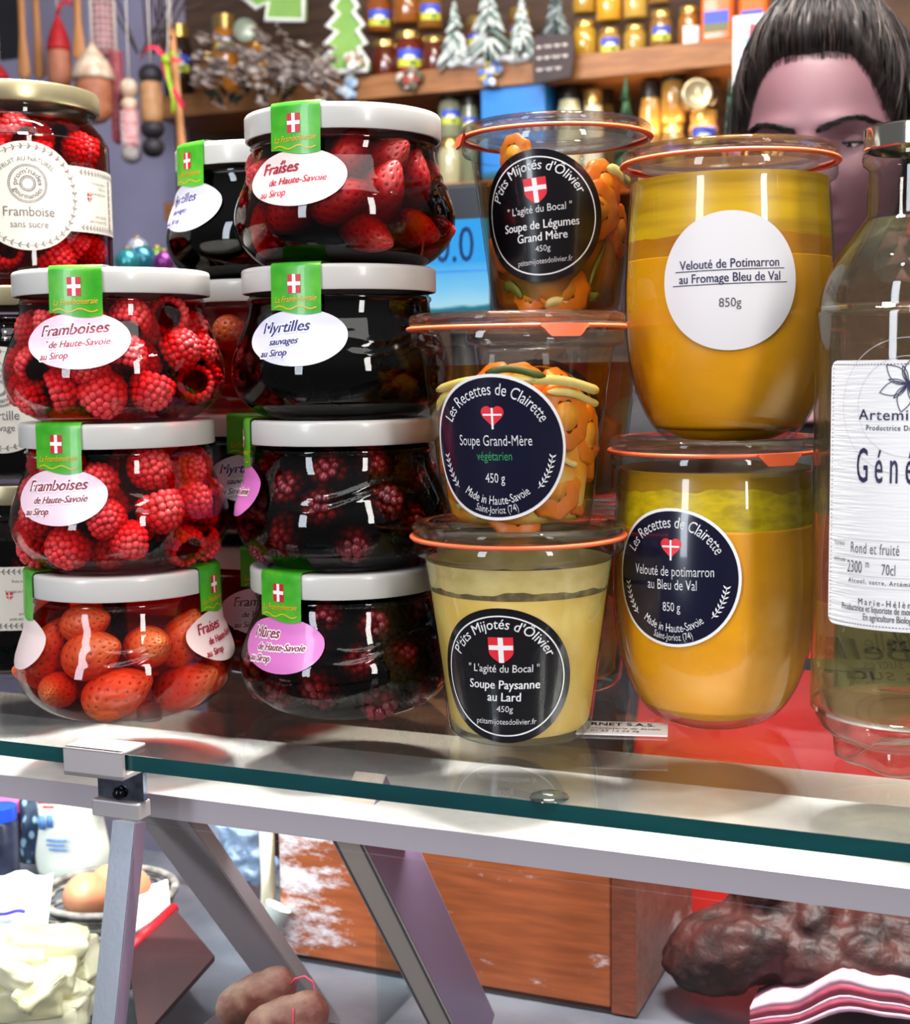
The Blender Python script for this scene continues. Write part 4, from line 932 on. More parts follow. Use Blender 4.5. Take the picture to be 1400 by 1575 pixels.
for i, (px, py, b, sx, sy, sz, rz, ry, lab) in enumerate(ch):
    P = atz(px, py, DZ + b); o = MB().box(-sx*.85, sx*.85, -sy*.8, sy*.8, -sz*.8, sz*.8).build('cheese_piece', (m_chs, m_chs2)[i % 2], None, P, (rz*.4, ry, rz), bevel=.003, smooth=True); o.modifiers['bevel'].segments = 3
    s_ = o.modifiers.new('subdiv', 'SUBSURF'); s_.subdivision_type = 'SIMPLE'; s_.levels = 3; s_.render_levels = 3
    tx = bpy.data.textures.get('cheese_lumps') or bpy.data.textures.new('cheese_lumps', 'CLOUDS'); tx.noise_scale = .014
    d = o.modifiers.new('displace', 'DISPLACE'); d.texture = tx; d.strength = .009; d.texture_coords = 'GLOBAL'; tag(o, lab, 'cheese', 'cheese pieces heaped in the case')
Pt = W(*abz(45, 1560, DZ)[:2], DZ)
tr_ = MB(); q = [(-.085, -.07), (.085, -.07), (.085, .09), (-.085, .09)]
tr_.box(-.075, .060, -.06, .055, 0, .003); tr_.box(-.075, .060, -.062, -.059, 0, .03); tr_.box(.060, .063, -.06, .055, 0, .03); tr_.box(-.078, -.075, -.06, .055, 0, .03); tr_.box(-.075, .060, .055, .058, 0, .03)
tag(tr_.build('cheese_tray', glass('clear_tray_plastic', (.93, .96, .96), (.6, .75, .75), .05, .06), None, Pt + Vector((-.012, .022, .0006)), (0, 0, -ANG), smooth=False), 'clear plastic tray under the heap of pale cheese', 'tray')
# crate with a red edge, sloping in front of the basket
def quad_board(name, pxs, th, m, label, cat, rim=None):
    """a board whose four corners are given as (pixel, pixel, inward depth)"""
    P = [onb(*p) for p in pxs]; c = sum(P, Vector())/4; nrm = (P[1] - P[0]).cross(P[3] - P[0]).normalized()
    vs = [tuple(p - c) for p in P] + [tuple(p - c + nrm*th) for p in P]
    t = thing(name, label, cat, c); MB().add(vs, [(0, 1, 2, 3), (7, 6, 5, 4), (0, 4, 5, 1), (1, 5, 6, 2), (2, 6, 7, 3), (3, 7, 4, 0)]).build('board', m, t, smooth=False)
    if rim: MB().tube([P[0] - c, P[1] - c], .004, 8).build('edge_strip', rim, t)
    return t
quad_board('tilted_board', [(196, 1462, .20), (268, 1396, .26), (330, 1470, .20), (215, 1600, .12)], .004, mat('red_brown_board', '#4a2a2a', .45, noise='#3c2424', nscale=15), 'tilted red-brown board with a red upper edge, behind the front post', 'board', mat('red_edge', '#c8202c', .4))
quad_board('paper_wrapper', [(196, 1440, .225), (205, 1370, .285), (258, 1352, .32), (262, 1398, .275)], .002, mat('pale_paper_wrapper', '#e4e0da', .6, noise='#cfcac4', nscale=40), 'pale paper wrapper leaning on the red edge of the tilted board', 'paper')
# clear bags and small packs behind the left brace
m_film = glass('clear_film', (.90, .95, 1.0), (.55, .68, .85), .12, .16, .9, 2.0)
def film(px, py, b, sz, label, m, seed):
    P = onb(px, py, b); r_ = random.Random(seed)
    o = blob('plastic_bag', [((r_.uniform(-.4, .4)*sz, r_.uniform(-.3, .3)*sz, r_.uniform(-.7, .7)*sz), (sz*.6, sz*.35, sz*.7), (r_.random(), r_.random(), 0)) for _ in range(4)], m, sz/9, sz*.75, sz*.35, P + Vector((0, 0, .038)), (0, 0, 0), None, 0)
    tag(o, label, 'bag'); return o
film(350, 1320, .44, .040, 'crumpled clear plastic bag behind the grey brace', mat('bluish_film', '#b9cfe6', .18, alpha=.55, coat=.5), 4)
film(395, 1365, .42, .030, 'small bluish plastic bag beside the wooden box', mat('blue_white_film', '#9ab6d8', .2, alpha=.6, coat=.5), 9)
pouch(305, 1320, 1250, 60, .50, .03, mat('red_packet', '#a8353c', .4), 'food_packet', 'small red packet under the ledge behind the grey brace', 'packet')
pouch(392, 1300, 1250, 34, .50, .03, mat('dark_red_packet', '#8e2a38', .4), 'food_packet', 'dark red packet under the ledge left of the wooden box', 'packet')
pouch(414, 1410, 1262, 22, .335, .022, mat('cream_packet', '#e3dcc0', .5), 'slim_packet', 'slim cream packet standing against the left side of the wooden box', 'packet')
P = onb(418, 1415, .30); o = MB().lathe([(.0, -.02), (.013, -.02), (.0165, .018), (.0172, .019), (.0155, .0185), (.0125, -.018), (0, -.018)], 28).build('plastic_cup', mat('cup_plastic', '#c9cdc6', .3), None, P, (0, .5, .3)); o.scale = (.6,)*3; tag(o, 'pale plastic cup tipped against the wooden box', 'cup')
area('case_lamp', tuple(W(-.42, .12, -.058)), tuple(W(-.42, .26, -.25)), .5, .03, 1.3, (.86, .97, 1.0), 180, ALONG)
area('case_lamp', tuple(W(.2, .115, -.060)), tuple(W(.2, .34, -.25)), .8, .03, .5, (.98, .94, 1.0), 180, ALONG)

# ticket lying on the shelf, seen between the cream soup jar and the pumpkin soup jar
Pk = atz(965, 1122, 0.0006); tk = thing('printed_ticket', 'small white printed card lying on the glass beside the cream soup jar', 'card', Pk, -.16)
MB().box(-.026, .021, -.0125, .0125, 0, .0008).build('card', m_paper, tk, smooth=False)
tw = MB()
def flat(vf, mi, z=.0010): tw.add([(x, y, z) for x, y in vf[0]], vf[1], mi)
flat(xf(txt('RNET S.A.S.', .0085, .02, 0, .8, 'LEFT'), -.0195, .0035), 0)
for i_, s_ in enumerate(('charcuterie de Savoie', '01 53 14 24 76')): flat(xf(txt(s_, .0052, 0, .2, .8, 'LEFT'), -.019, -.0035 - .0055*i_), 1)
tw.build('lettering', [mat('ticket_green', '#2c8a6c', .6), i_grey], tk)

# ================================================================== BOTTLE
m_bot = glass('bottle_glass', (.99, .995, .97), (.50, .52, .44), .008, .05, .9, 4.0)
m_liq = solid_glass('pale_liqueur', (.992, .98, .86), 1.30, 0, .4)
bX, bY = .2165, .652
bt = thing('liqueur_bottle', 'clear bottle of pale liqueur with white label and steel cap at the right edge', 'bottle', (bX, bY, 0))
BZ = lambda py: aty(1400, py, bY).z
zneck, zsh, ztop, zcap = BZ(338), BZ(452), BZ(245), BZ(195); dz_ = zneck - zsh
R_ = .0468
BP = smooth_prof([(.036, .012), (.0425, .018), (.0460, .028), (R_, .042), (R_, BZ(525)), (R_*.972, BZ(475)), (R_*.935, BZ(440)), (R_*.86, BZ(408)), (R_*.755, BZ(382)), (R_*.63, BZ(357)), (.0262, BZ(341)), (.0243, BZ(330)), (.0240, zneck + .014), (.0238, ztop - .004)], 5) + [(.0262, ztop - .002), (.0268, ztop + .001), (.0262, ztop + .004), (.0240, ztop + .005)]
lob = lambda t, z: (-.0042*(.5 + .5*cos(5*t + .4)) if z < .012 else 0)
foot = [(0, .010), (.016, .0085), (.026, .0015), (.031, .0), (.0355, .003), (.0362, .0118)]
MB().lathe(foot + BP, 96, rf=lambda t, z: -.0045*(.5 + .5*cos(6*t + .4))*max(0, 1 - z/.026)).build('glass_body', m_bot, bt)
LPf = [(max(.001, r - .0022), z) for r, z in BP if .03 < z < zneck + .001]
MB().lathe([(0, .022), (.034, .0225), (.042, .027)] + LPf + [(0, LPf[-1][1])], 80).build('liqueur', m_liq, bt)
MB().lathe([(.0245, ztop + .004), (.0262, ztop + .0045), (.0262, zcap - .001), (.0250, zcap), (0, zcap)], 56).build('cap', mat('mirror_steel_cap', '#d6d6c8', .08, 1.0), bt, sharp=40)
pc = atan2(-bX, bY); zl1, zl0 = BZ(553), BZ(945); zc_ = (zl0 + zl1)/2; hh = (zl1 - zl0)/2
w = Wrap(BP[::-1], zc=zc_, phi=pc, off=.0005); hw = .0425
def rrect(hw, hh, r, n=10):
    v, f = rect2(-hw, hw, -hh, hh, 44, 40); out = []
    for x, y in v:
        ex, ey = abs(x) - (hw - r), abs(y) - (hh - r)
        if ex > 0 and ey > 0:
            l = math.hypot(ex, ey)
            if l > r: x *= 1; sx, sy = (1 if x > 0 else -1), (1 if y > 0 else -1); x = sx*(hw - r + ex/l*r); y = sy*(hh - r + ey/l*r)
        out.append((x, y))
    return out, f
w.put(rrect(hw, hh, .004), 0, 0)
yv = lambda py: BZ(py) - zc_
m_ivory = mat('ribbed_label_paper', '#e9e8ea', .6, bump=.18, bscale=60, stretch=(1, 1, 14)); i_violet = mat('ink_violet', '#2a1f4a', .5); i_pale = mat('ink_pale_grey', '#c9c7cc', .6)
for k in range(60): yy = -hh + .002 + (2*hh - .004)*k/60; w.put(rect2(-hw + .0016, -hw + .0020, yy, yy + .0008, 1, 1), 2, 2); w.put(rect2(hw - .0020, hw - .0016, yy, yy + .0008, 1, 1), 2, 2)
for k in range(56): xx = -hw + .002 + (2*hw - .004)*k/56; w.put(rect2(xx, xx + .0008, hh - .0020, hh - .0016, 1, 1), 2, 2); w.put(rect2(xx, xx + .0008, -hh + .0016, -hh + .0020, 1, 1), 2, 2)
for rr_ in (.022, .030): w.put(xf(ring2(rr_, .00025), -.004, yv(620)), 3, 2)
for k in range(6):                                             # flower
    q = 2*PI*k/6 + .3; c_, s_ = cos(q), sin(q)
    for ln, wd, dq in ((.0125, .0030, 0), (.0085, .0010, .5)):
        c2, s2 = cos(q + dq), sin(q + dq); pts = [(ln*f_*c2 - wd*sin(PI*f_)*s2*sg, ln*f_*s2 + wd*sin(PI*f_)*c2*sg) for sg, rng in ((1, range(9)), (-1, range(8, -1, -1))) for f_ in [i/8 for i in rng]]
        w.put(xf(line2(pts, .0004), -.0040, yv(588)), 1, 2)
def lab(s_, size, xs_, u, py, mi=2, bold=0, sp=1.0): w.put(xf(txt(s_, size, bold, 0, xs_, 'LEFT', sp), u, yv(py)), mi, 2)
lab('Artemisia', .0068, 1.05, -.0256, 640, 1, .02, 1.1); lab('Productrice De Saveurs', .0034, .78, -.0220, 655, 1, .02, 1.2)
lab('G\u00e9n\u00e9pi', .0220, .38, -.0265, 731, 1, .02, 1.6)
for yy in (815, 840, 868, 884): w.put(rect2(-hw + .006, hw - .006, yv(yy), yv(yy) + .00025, 30, 1), 3, 2)
lab('Vari\u00e9t\u00e9 :', .0028, .8, -.0385, 826); lab('Altitude :', .0028, .8, -.0385, 850)
lab('Rond et fruit\u00e9', .0070, .50, -.0288, 835, 2, 0, 1.12); lab('2300', .0078, .50, -.0305, 864); lab('m', .0050, .5, -.0212, 855); lab('70cl', .0070, .52, -.0138, 864, 2, 0, 1.05); lab('45%', .0070, .52, .004, 864)
lab('Alcool, sucre, Art\u00e9misia', .0030, .8, -.0296, 879, 2, .02, 1.3); lab('Marie-H\u00e9l\u00e8ne', .0042, .75, -.0245, 910, 2, .02, 1.5)
lab('Productrice et liquoriste de montagne', .0044, .56, -.0332, 920, 2, .02); lab('En agriculture Biologique', .0044, .58, -.0220, 932, 2, .02)
w.mb.build('front_label', [m_ivory, i_violet, i_grey, i_pale], bt)
# back label, seen through the liqueur
w = Wrap(BP[::-1], zc=BZ(1020), phi=pc + PI, off=.0004, step=-.0003); hb = BZ(950) - BZ(1020)
w.put(rect2(-.043, .043, -hb, hb, 40, 10), 0, 0)
w.put(xf(txt('La Belle', .014, 0, .2, .9), .004, -.004), 1, 2); w.put(xf(txt('sans sucres', .008, 0, .2, 1.0), .006, -.013), 1, 2); w.put(xf(ring2(.010, .0006), -.012, .012), 1, 2); w.put(xf(ring2(.017, .0006), -.012, .012), 1, 2)
w.put(rect2(.018, .030, -.022, -.012, 6, 4), 1, 2); w.put(xf(txt('AB', .009, .03, 0, .8), .024, -.0205), 0, 3)
w.mb.build('back_label', [mat('back_label_paper', '#cdbf96', .6), i_black], bt)

# ================================================================== BACK WALL SHELVES
BS = 2.10
def mmpx(P): return (P - CAMP).dot(_fw)/F_PX
m_beam = mat('warm_shelf_wood', '#a5703f', .55, noise='#8e5d34', nscale=4, stretch=(3, 20, 20))
P0, P1 = onb(700, 103, BS), onb(700, 139, BS); aL, aR = ab(onb(235, 170, BS))[0], ab(onb(1137, 70, BS))[0]
SHZ = P0.z
s1 = slab('wall_shelf', aL, aR, BS, BW - .005, P1.z, SHZ, m_beam); tag(s1, 'warm wooden wall shelf at the top, carrying honey and mustard jars', 'shelf')
LZ = onb(900, 268, BS).z
s2 = slab('wall_shelf', ab(onb(380, 250, BS))[0], aR + .3, BS, BW - .005, LZ - .04, LZ, m_beam); tag(s2, 'lower wooden wall shelf, hidden behind the jars at counter height', 'shelf')
m_blu = mat('blue_jar_label', '#3d55c8', .5); m_yel = mat('yellow_jar_label', '#cfd23c', .5); m_glid = mat('gold_jar_lid', '#c9a862', .25, .8)
def bgjar(px, yt, yb, wpx, colr, label, group, b=BS + .06, lab=None, z0=None, lid=None, tag_w=False, tipped=False):
    P = onb(px, yb, b); k = mmpx(P); r = wpx*k/2; H = (yb - yt)*k*1.0; z = P.z if z0 is None else z0
    H = max(H, r*1.2)
    t = thing('honey_jar', label, 'jar', (P.x, P.y, z), 0, group)
    m = mat('jar_content_' + colr, '#' + colr, .12, coat=.6, spec=.6)
    hb = H*.82
    MB().lathe([(0, 0), (r*.9, 0), (r, r*.12), (r, hb*.86), (r*.86, hb*.95), (r*.84, hb)], 32).build('jar_body', m, t)
    MB().lathe([(r*.84, hb), (r*.90, hb + .001), (r*.90, H - .002), (r*.84, H), (0, H)], 32).build('lid', lid or m_glid, t, sharp=40)
    if lab is not None:
        w = Wrap([(r, hb*.86), (r, r*.12)], zc=hb*(.12 + .74*lab), phi=atan2(-P.x, P.y) + .05, off=.0006, step=.0004); lw = r*.80
        w.put(rect2(-lw, lw, -r*.10, r*.55, 10, 2), 0, 0); w.put(rect2(-lw, lw, -r*.62, -r*.10, 10, 2), 1, 0)
        w.put(disc2(lw*.5, r*.13, 3, 20), 2, 1); w.put(xf(disc2(lw*.35, r*.16, 3, 20), lw*.3, -r*.38), 3, 1)
        w.mb.build('label', [m_blu, m_yel, m_white, mat('label_leaf_green', '#5c8a2c', .5)], t)
    if tag_w: MB().box(-r*.7, r*.7, -r*1.08, -r*1.0, hb*.1, hb*.62).build('card_tag', m_white, t, smooth=False)
    return t
UP = 'honey and mustard jars on the upper wall shelf'
def up(px, yt, yb, w_, c, label, lab=None, top=False, **k):
    return bgjar(px, yt, yb, w_, c, label, UP, lab=lab, z0=None if top else SHZ, **k)
up(275, 20, 133, 44, '2a1a12', 'dark honey jar with blue label, leftmost on the upper wall shelf', .62)
up(318, 66, 133, 40, '7c4a1c', 'brown honey jar second from the left on the upper wall shelf')
up(348, 12, 133, 40, 'b8741c', 'tall amber jar left of the big green cut-out tree', .95)
up(395, 40, 125, 38, 'c07a14', 'amber jar half hidden by the wood-chip garland')
P = onb(378, 48, BS + .02); tj_ = thing('honey_jar', 'amber jar lying on its side with its pale lid facing out above the garland', 'jar', P, 0, UP)
MB().lathe([(0, 0), (.026, 0), (.028, .004), (.028, .055), (0, .055)], 28, 0, Matrix.Rotation(-PI/2, 4, 'X')).build('jar_body', mat('jar_content_c07a14', '#c07a14', .12), tj_)
MB().lathe([(0, -.012), (.024, -.012), (.026, -.010), (.026, 0), (0, 0)], 28, 0, Matrix.Rotation(-PI/2, 4, 'X')).build('lid', mat('pale_green_lid', '#a3ae98', .35, .3), tj_)
up(592, 52, 110, 44, '5c2414', 'dark red honey jar right of the green cut-out tree')
up(583, -8, 52, 42, '8a4a1a', 'brown honey jar with blue and yellow label stacked right of the green tree', .4, True)
up(629, 38, 106, 46, '6a2414', 'dark red honey jar with a bright blue and yellow label facing forward', .50)
up(626, -25, 38, 44, '94561f', 'brown jar without visible label stacked in the middle of the reddish jars', None, True)
up(668, 46, 103, 40, '5e2616', 'dark red honey jar just left of the snowy trees')
up(662, -12, 46, 40, '8a5a22', 'brown honey jar with blue label stacked left of the snowy trees', .5, True)
up(735, 5, 98, 40, '6e3d1a', 'brown jar with blue label standing behind the snowy trees', .9, False, b=BS + .14)
up(800, -5, 95, 40, '7a461c', 'brown jar glimpsed between the second and third snowy tree', .9, False, b=BS + .14)
up(900, 22, 80, 38, 'b8902c', 'mustard yellow jar right of the chalk sign, lower of its pair')
up(899, -34, 22, 36, 'b58a30', 'mustard yellow jar right of the chalk sign, upper of its pair', None, True)
up(938, 34, 77, 36, 'a98548', 'mustard jar with blue label at its foot, second pile right of the chalk sign', .5)
up(937, -30, 34, 40, 'd8a02e', 'bright mustard jar on top of the second pile right of the chalk sign', None, True)
up(977, 30, 74, 36, 'b08c3a', 'lower mustard jar of the third pile right of the chalk sign')
up(978, -30, 30, 38, 'c9a24a', 'upper mustard jar of the third pile right of the chalk sign', None, True)
up(1017, 8, 70, 36, '8a6434', 'brown jar with a blue label right of the three mustard piles', .55)
up(1015, -40, 8, 34, '97703c', 'brown jar on top of the blue-labelled brown jar at right', None, True)
up(1060, 2, 66, 34, '9c6424', 'amber jar with a white card tag beside the orange box', None, False, tag_w=True)
m_or = mat('orange_carton', '#ee6a08', .25, coat=.5)
def carton(px, label, w_, yt, yb):
    P = onb(px, yb, BS + .04); k = mmpx(P); w = w_*k; t = thing('orange_jar', label, 'jar', (P.x, P.y, SHZ), -ANG)
    H = max(.07, onb(px, yt, BS + .04).z - SHZ)
    MB().box(-w/2, w/2, -w*.4, w*.4, 0, H).build('body', m_or, t, smooth=False, bevel=.008)
    MB().box(-w*.38, w*.38, -w*.4 - .001, -w*.4 + .0004, H*.40, H*.66).build('label', m_blu, t, smooth=False); MB().box(-w*.38, w*.38, -w*.4 - .001, -w*.4 + .0004, H*.22, H*.40).build('label', mat('olive_label', '#6c7040', .5), t, smooth=False)
    MB().lathe([(0, H), (w*.36, H), (w*.36, H + .014), (0, H + .014)], 24).build('lid', m_glid, t, sharp=40)
carton(1106, 'bright orange square jar at the right end of the upper wall shelf', 50, -4, 62)
carton(1160, 'orange square jar behind the white poster, next to the hair', 44, -4, 58)
LO = 'jars on the lower wall shelf'
def lo(px, yt, yb, w_, c, label, lab=None, top=False, **k): return bgjar(px, yt, yb, w_, c, label, LO, lab=lab, z0=None if top else LZ, **k)
dk = mat('dark_jar_lid', '#2c2620', .35, .4)
lo(693, 214, 285, 38, 'b5b088', 'pale jar low between the strawberry jar and the vegetable soup jar', None)
lo(693, 146, 214, 36, '8c9070', 'pale jar with blue and yellow label left of the blue box, lower label', .6, True, lid=dk)
lo(724, 140, 285, 28, '7d8464', 'slim jar with blue and yellow label touching the blue box', .9, lid=dk)
lo(877, 128, 272, 38, 'cfc79c', 'cream-coloured jar right of the blue box, dark lid', None, lid=dk)
lo(913, 142, 272, 32, 'd6d0b4', 'whitish jar between the cream jar and the little green tree', None, lid=m_glid)
lo(930, 132, 272, 34, '6a6038', 'olive jar with dark lid right behind the little green tree', None, lid=dk, b=BS + .14)
lo(1001, 125, 262, 34, 'b0843a', 'mustard jar with dark lid right of the little green tree', None, lid=dk)
lo(1036, 190, 262, 38, 'a8854a', 'mustard jar in the lower half of the pair above the pumpkin soup lid', .5)
lo(1036, 114, 190, 38, '9c7432', 'mustard jar on top of its pair above the pumpkin soup lid', None, True, lid=dk)
lo(1082, 168, 258, 46, '8a6440', 'brown jar with a violet-blue label below the big round gold lid', .75)
lo(1090, 112, 168, 40, '3c2c1c', 'dark jar behind the big round gold lid', None, True, b=BS + .12, lid=dk)
P = onb(1071, 146, BS + .02); o = thing('honey_jar', 'jar on its side with a big round gold lid facing the viewer', 'jar', P, 0, LO)
MB().lathe([(0, 0), (.029, 0), (.030, .003), (.030, .07), (0, .07)], 30, 0, Matrix.Rotation(-PI/2, 4, 'X')).build('jar_body', mat('jar_content_3c2c1c', '#3c2c1c', .12), o)
MB().lathe([(0, -.013), (.022, -.013), (.024, -.015), (.028, -.015), (.029, -.012), (.029, 0), (0, 0)], 32, 0, Matrix.Rotation(-PI/2, 4, 'X')).build('lid', mat('champagne_lid', '#d5c79e', .25, .6), o)
lo(302, 175, 262, 46, 'b9a078', 'beige jar in the gap above the rear blueberry jar, left one', None, lid=dk)
lo(352, 180, 262, 40, '9c8468', 'beige-brown jar in the gap above the rear blueberry jar, right one', None, lid=dk)
s3 = slab('wall_shelf', ab(onb(250, 250, BS))[0], ab(onb(380, 250, BS))[0], BS, BW - .005, LZ - .04, LZ, m_beam); tag(s3, 'short piece of lower wall shelf at the left behind the rear blueberry jar', 'shelf')
# blue box
Pb_ = onb(738, 180, BS); wbx = 104*mmpx(Pb_); o = slab('blue_box', ab(onb(738, 180, BS))[0], ab(onb(836, 180, BS))[0], BS + .01, BS + .2, LZ, onb(790, 132, BS).z, mat('blue_cardboard', '#1c7fd0', .45)); tag(o, 'plain bright blue cardboard box under the upper wall shelf', 'box')
# ------------------------------------------------------------------ cut-out trees, snowy trees, sign, ornaments
m_ct = mat('green_felt', '#7fae52', .7, noise='#8cba5e', nscale=20); m_wh = mat('white_edging', '#eceee6', .7)
def cut_tree(pts, b, t, label, group=None):
    P = [onb(x, y, b) for x, y in pts]; c = sum(P, Vector())/len(P); pl = [((p - c).dot(SV), p.z - c.z) for p in P]
    o = thing('tree_ornament', label, 'decoration', c, -ANG, group); MB().prism(pl, t).build('tree_shape', m_ct, o, smooth=False)
    mb = MB(); mb.tube([(x, -t*.6, z) for x, z in pl] + [(pl[0][0], -t*.6, pl[0][1])], .0058, 8); mb.build('white_edge', m_wh, o); return o
cut_tree([(500, 92), (518, 74), (504, 68), (522, 50), (506, 42), (524, 22), (514, 12), (535, -18), (553, 12), (546, 20), (562, 40), (552, 48), (566, 68), (554, 74), (568, 96), (568, 108), (520, 112)], BS - .02, .014, 'flat green tree ornament with zigzag white edge, standing on the upper wall shelf')
cut_tree([(375, -4), (398, 14), (416, 6), (412, 32), (470, 32), (470, -30), (440, -50)], BS - .01, .014, 'big flat green ornament with white edge, cut by the top of the picture')
def snowy_tree(px, yt, yb, wpx, b, colA, colB, label, seed):
    P = onb(px, yb, b); k = mmpx(P); H = (yb - yt)*k; Rm = wpx*k/2; r_ = random.Random(seed)
    t = thing('snowy_tree', label, 'decoration', (P.x, P.y, SHZ), 0, 'snowy toy fir trees')
    MB().tube([(0, 0, 0), (0, 0, H*.5), (0, 0, H)], [.006, .004, .001], 8).build('trunk', mat('toy_trunk', '#4a4038', .7), t)
    mb = MB()
    for i in range(120):
        f_ = r_.random()**.8; z0 = H*(.12 + .86*f_); L_ = Rm*(1.05 - f_)*r_.uniform(.75, 1.1); a_ = r_.uniform(0, 2*PI)
        pts = [(L_*s_*cos(a_), L_*s_*sin(a_), z0 - L_*.75*s_**1.6) for s_ in (0.02, .35, .7, 1.0)]
        mb.tube(pts, [.0045, .0048, .004, .0012], 5, 0 if r_.random() < .68 else 1)
    mb.build('snowy_branches', [mat(colA, '#c9d2cc' if colA == 'frost_white' else '#8e9a98', .7), mat(colB, '#6e857c' if colB == 'frost_green' else '#3e4a4a', .7)], t)
SB_ = BS - .01
snowy_tree(700, 2, 97, 62, SB_, 'frost_white', 'frost_green', 'small snowy toy fir tree, leftmost of the four', 1); snowy_tree(752, -30, 96, 84, SB_ - .01, 'frost_white', 'frost_green', 'tallest snowy toy fir tree, second from the left', 2)
snowy_tree(803, 0, 93, 62, SB_, 'frost_white', 'frost_green', 'slim snowy toy fir tree, third from the left', 3); snowy_tree(855, -25, 88, 74, SB_ + .02, 'frost_grey', 'frost_dark', 'darker grey toy fir tree beside the chalk sign', 4)
o = blob('snow_base', [((-.06 + .03*k, 0, 0), (.026, .02, .010), None) for k in range(6)], mat('cotton_snow', '#e4e6e6', .9), .006, .012, .02, W(*ab(onb(750, 96, BS + .0))[:2], SHZ + .004), (0, 0, -ANG)); tag(o, 'strip of white cotton snow under the snowy toy trees', 'decoration')
# chalk sign
Ps = onb(852, 90, BS - .03); sg_ = thing('chalk_sign', 'small dark brown sign with white handwriting hanging at the shelf edge', 'sign', Ps, -ANG); k = mmpx(Ps)
MB().prism([(x*k, z*k) for x, z in ((-32, -36), (28, -30), (34, 8), (30, 34), (-30, 36), (-34, 0))], .008).build('board', mat('dark_slate_wood', '#3c2a26', .6, noise='#2e201e', nscale=20), sg_, smooth=False)
sw = MB()
for i in range(3):
    y0 = (18 - 17*i)*k; x0 = -26*k
    while x0 < 18*k:
        L_ = rnd.uniform(6, 13)*k; sw.tube([(x0 + L_*q/6, -.0046, y0 + (2.6*sin(q*2.2 + i))*k) for q in range(7)], .0017, 5); x0 += L_ + 5*k
sw.build('chalk_writing', mat('chalk', '#d8d0cc', .9), sg_)
# wood-chip garland on the left of the shelf edge
m_gar = mat('dry_wood_chip', '#8a7468', .8, noise='#c9bcb2', nscale=60); m_gar2 = mat('pale_wood_chip', '#cfc4bc', .8, noise='#a8988c', nscale=50)
gp_ = onb(400, 100, BS - .09); ga = thing('wood_chip_garland', 'rustic garland of pale dried flowers and wood chips along the shelf edge', 'garland', gp_, -ANG); mb = MB(); r_ = random.Random(12); k = mmpx(gp_)
for i in range(170):
    px = r_.uniform(-122, 130); cz = 6*sin(px*.05) - px*.10; z = cz + r_.gauss(0, 20) - 4; a_ = r_.uniform(0, 6.28); L_ = r_.uniform(8, 17)*k; wv_ = r_.uniform(.35, .7)
    Rm_ = Euler((r_.uniform(-1, 1), r_.uniform(0, 6.28), r_.uniform(-1, 1))).to_matrix()
    n = 6; vs = []
    for lay in (0, .0015):
        for j in range(n + 1):
            f_ = j/n; hw_ = L_*wv_*.5*sin(PI*min(.96, f_ + .04)); y_ = .35*L_*(f_ - .5)**2*4*.4 + lay
            vs += [(L_*(f_ - .5), y_, -hw_), (L_*(f_ - .5), y_, hw_)]
    m0 = 2*(n+1); fs = []
    for j in range(n): q = 2*j; fs += [(q, q+2, q+3, q+1), (m0+q, m0+q+1, m0+q+3, m0+q+2)]
    mb.add([tuple((Rm_ @ Vector(v)) + Vector((px*k, r_.uniform(-.03, .03), z*k))) for v in vs], fs, 0 if r_.random() < .6 else 1)
mb.build('chips', [m_gar, m_gar2], ga); ga.children[0]['kind'] = 'stuff'
gl = MB()
for i in range(26):
    px = r_.uniform(-100, 60); z = -38 + r_.uniform(-14, 10); Rm_ = Euler((r_.uniform(-.6, .6), r_.uniform(0, 6.28), 0)).to_matrix(); L_ = 12*k
    gl.add([tuple(Rm_ @ Vector(v) + Vector((px*k, .0, z*k))) for v in ((-L_, 0, 0), (0, -.003, L_*.35), (L_, 0, 0), (0, .003, -L_*.35))], [(0, 1, 2, 3), (3, 2, 1, 0)])
gl.build('evergreen_sprigs', mat('dark_evergreen', '#22352a', .7), ga); ga.children[1]['kind'] = 'stuff'
# flowers pinned on the shelf edge
def rosette(px, py, rpx, cols, label, n=9, seed=0, b=BS - .012):
    P = onb(px, py, b); k = mmpx(P); r_ = random.Random(seed); t = MB()
    for i in range(n):
        a_ = 2*PI*i/n*2.4 + r_.random(); d = rpx*k*(.15 + .65*r_.random()); s_ = rpx*k*r_.uniform(.28, .45)
        t.ell((d*cos(a_), -r_.uniform(0, .008), d*sin(a_)), (s_, s_*.4, s_*.8), 10, 6, i % len(cols), Euler((0, r_.uniform(0, 3), 0)).to_matrix())
    tag(t.build('flower_ornament', [mat('petal_' + c, '#' + c, .7) for c in cols], None, P, (0, 0, -ANG)), label, 'decoration')
rosette(632, 122, 22, ['3c4a36', '8a7a6c', '5c5a44', 'a03c34', 'cfc8be'], 'round pinecone and berry ornament on the shelf edge', 16, 1); rosette(755, 112, 20, ['5a7fc8', 'd8c23c', 'dfe2e8', '7a93c8'], 'blue, yellow and white flower cluster pinned to the shelf edge', 14, 2)
rosette(537, 132, 22, ['b9cfe0', '8fb0cc', 'dfe6ea'], 'pale blue star flowers hanging on the shelf edge', 10, 3); rosette(447, 136, 12, ['c9b83c', '6a86a8'], 'small yellow and blue flower left of the pale blue flowers', 7, 4); rosette(498, 130, 12, ['7c9a68', 'b8b890'], 'small green sprig left of the pale blue flowers', 7, 5)
rosette(545, 92, 18, ['e0d8cc', 'b59a80', 'f0ece4'], 'cream wooden flower at the foot of the flat green tree', 12, 6, BS - .05); rosette(515, 70, 1, ['e0d8cc'], 'tiny cream bead beside the flat green tree', 2, 7) if False else None
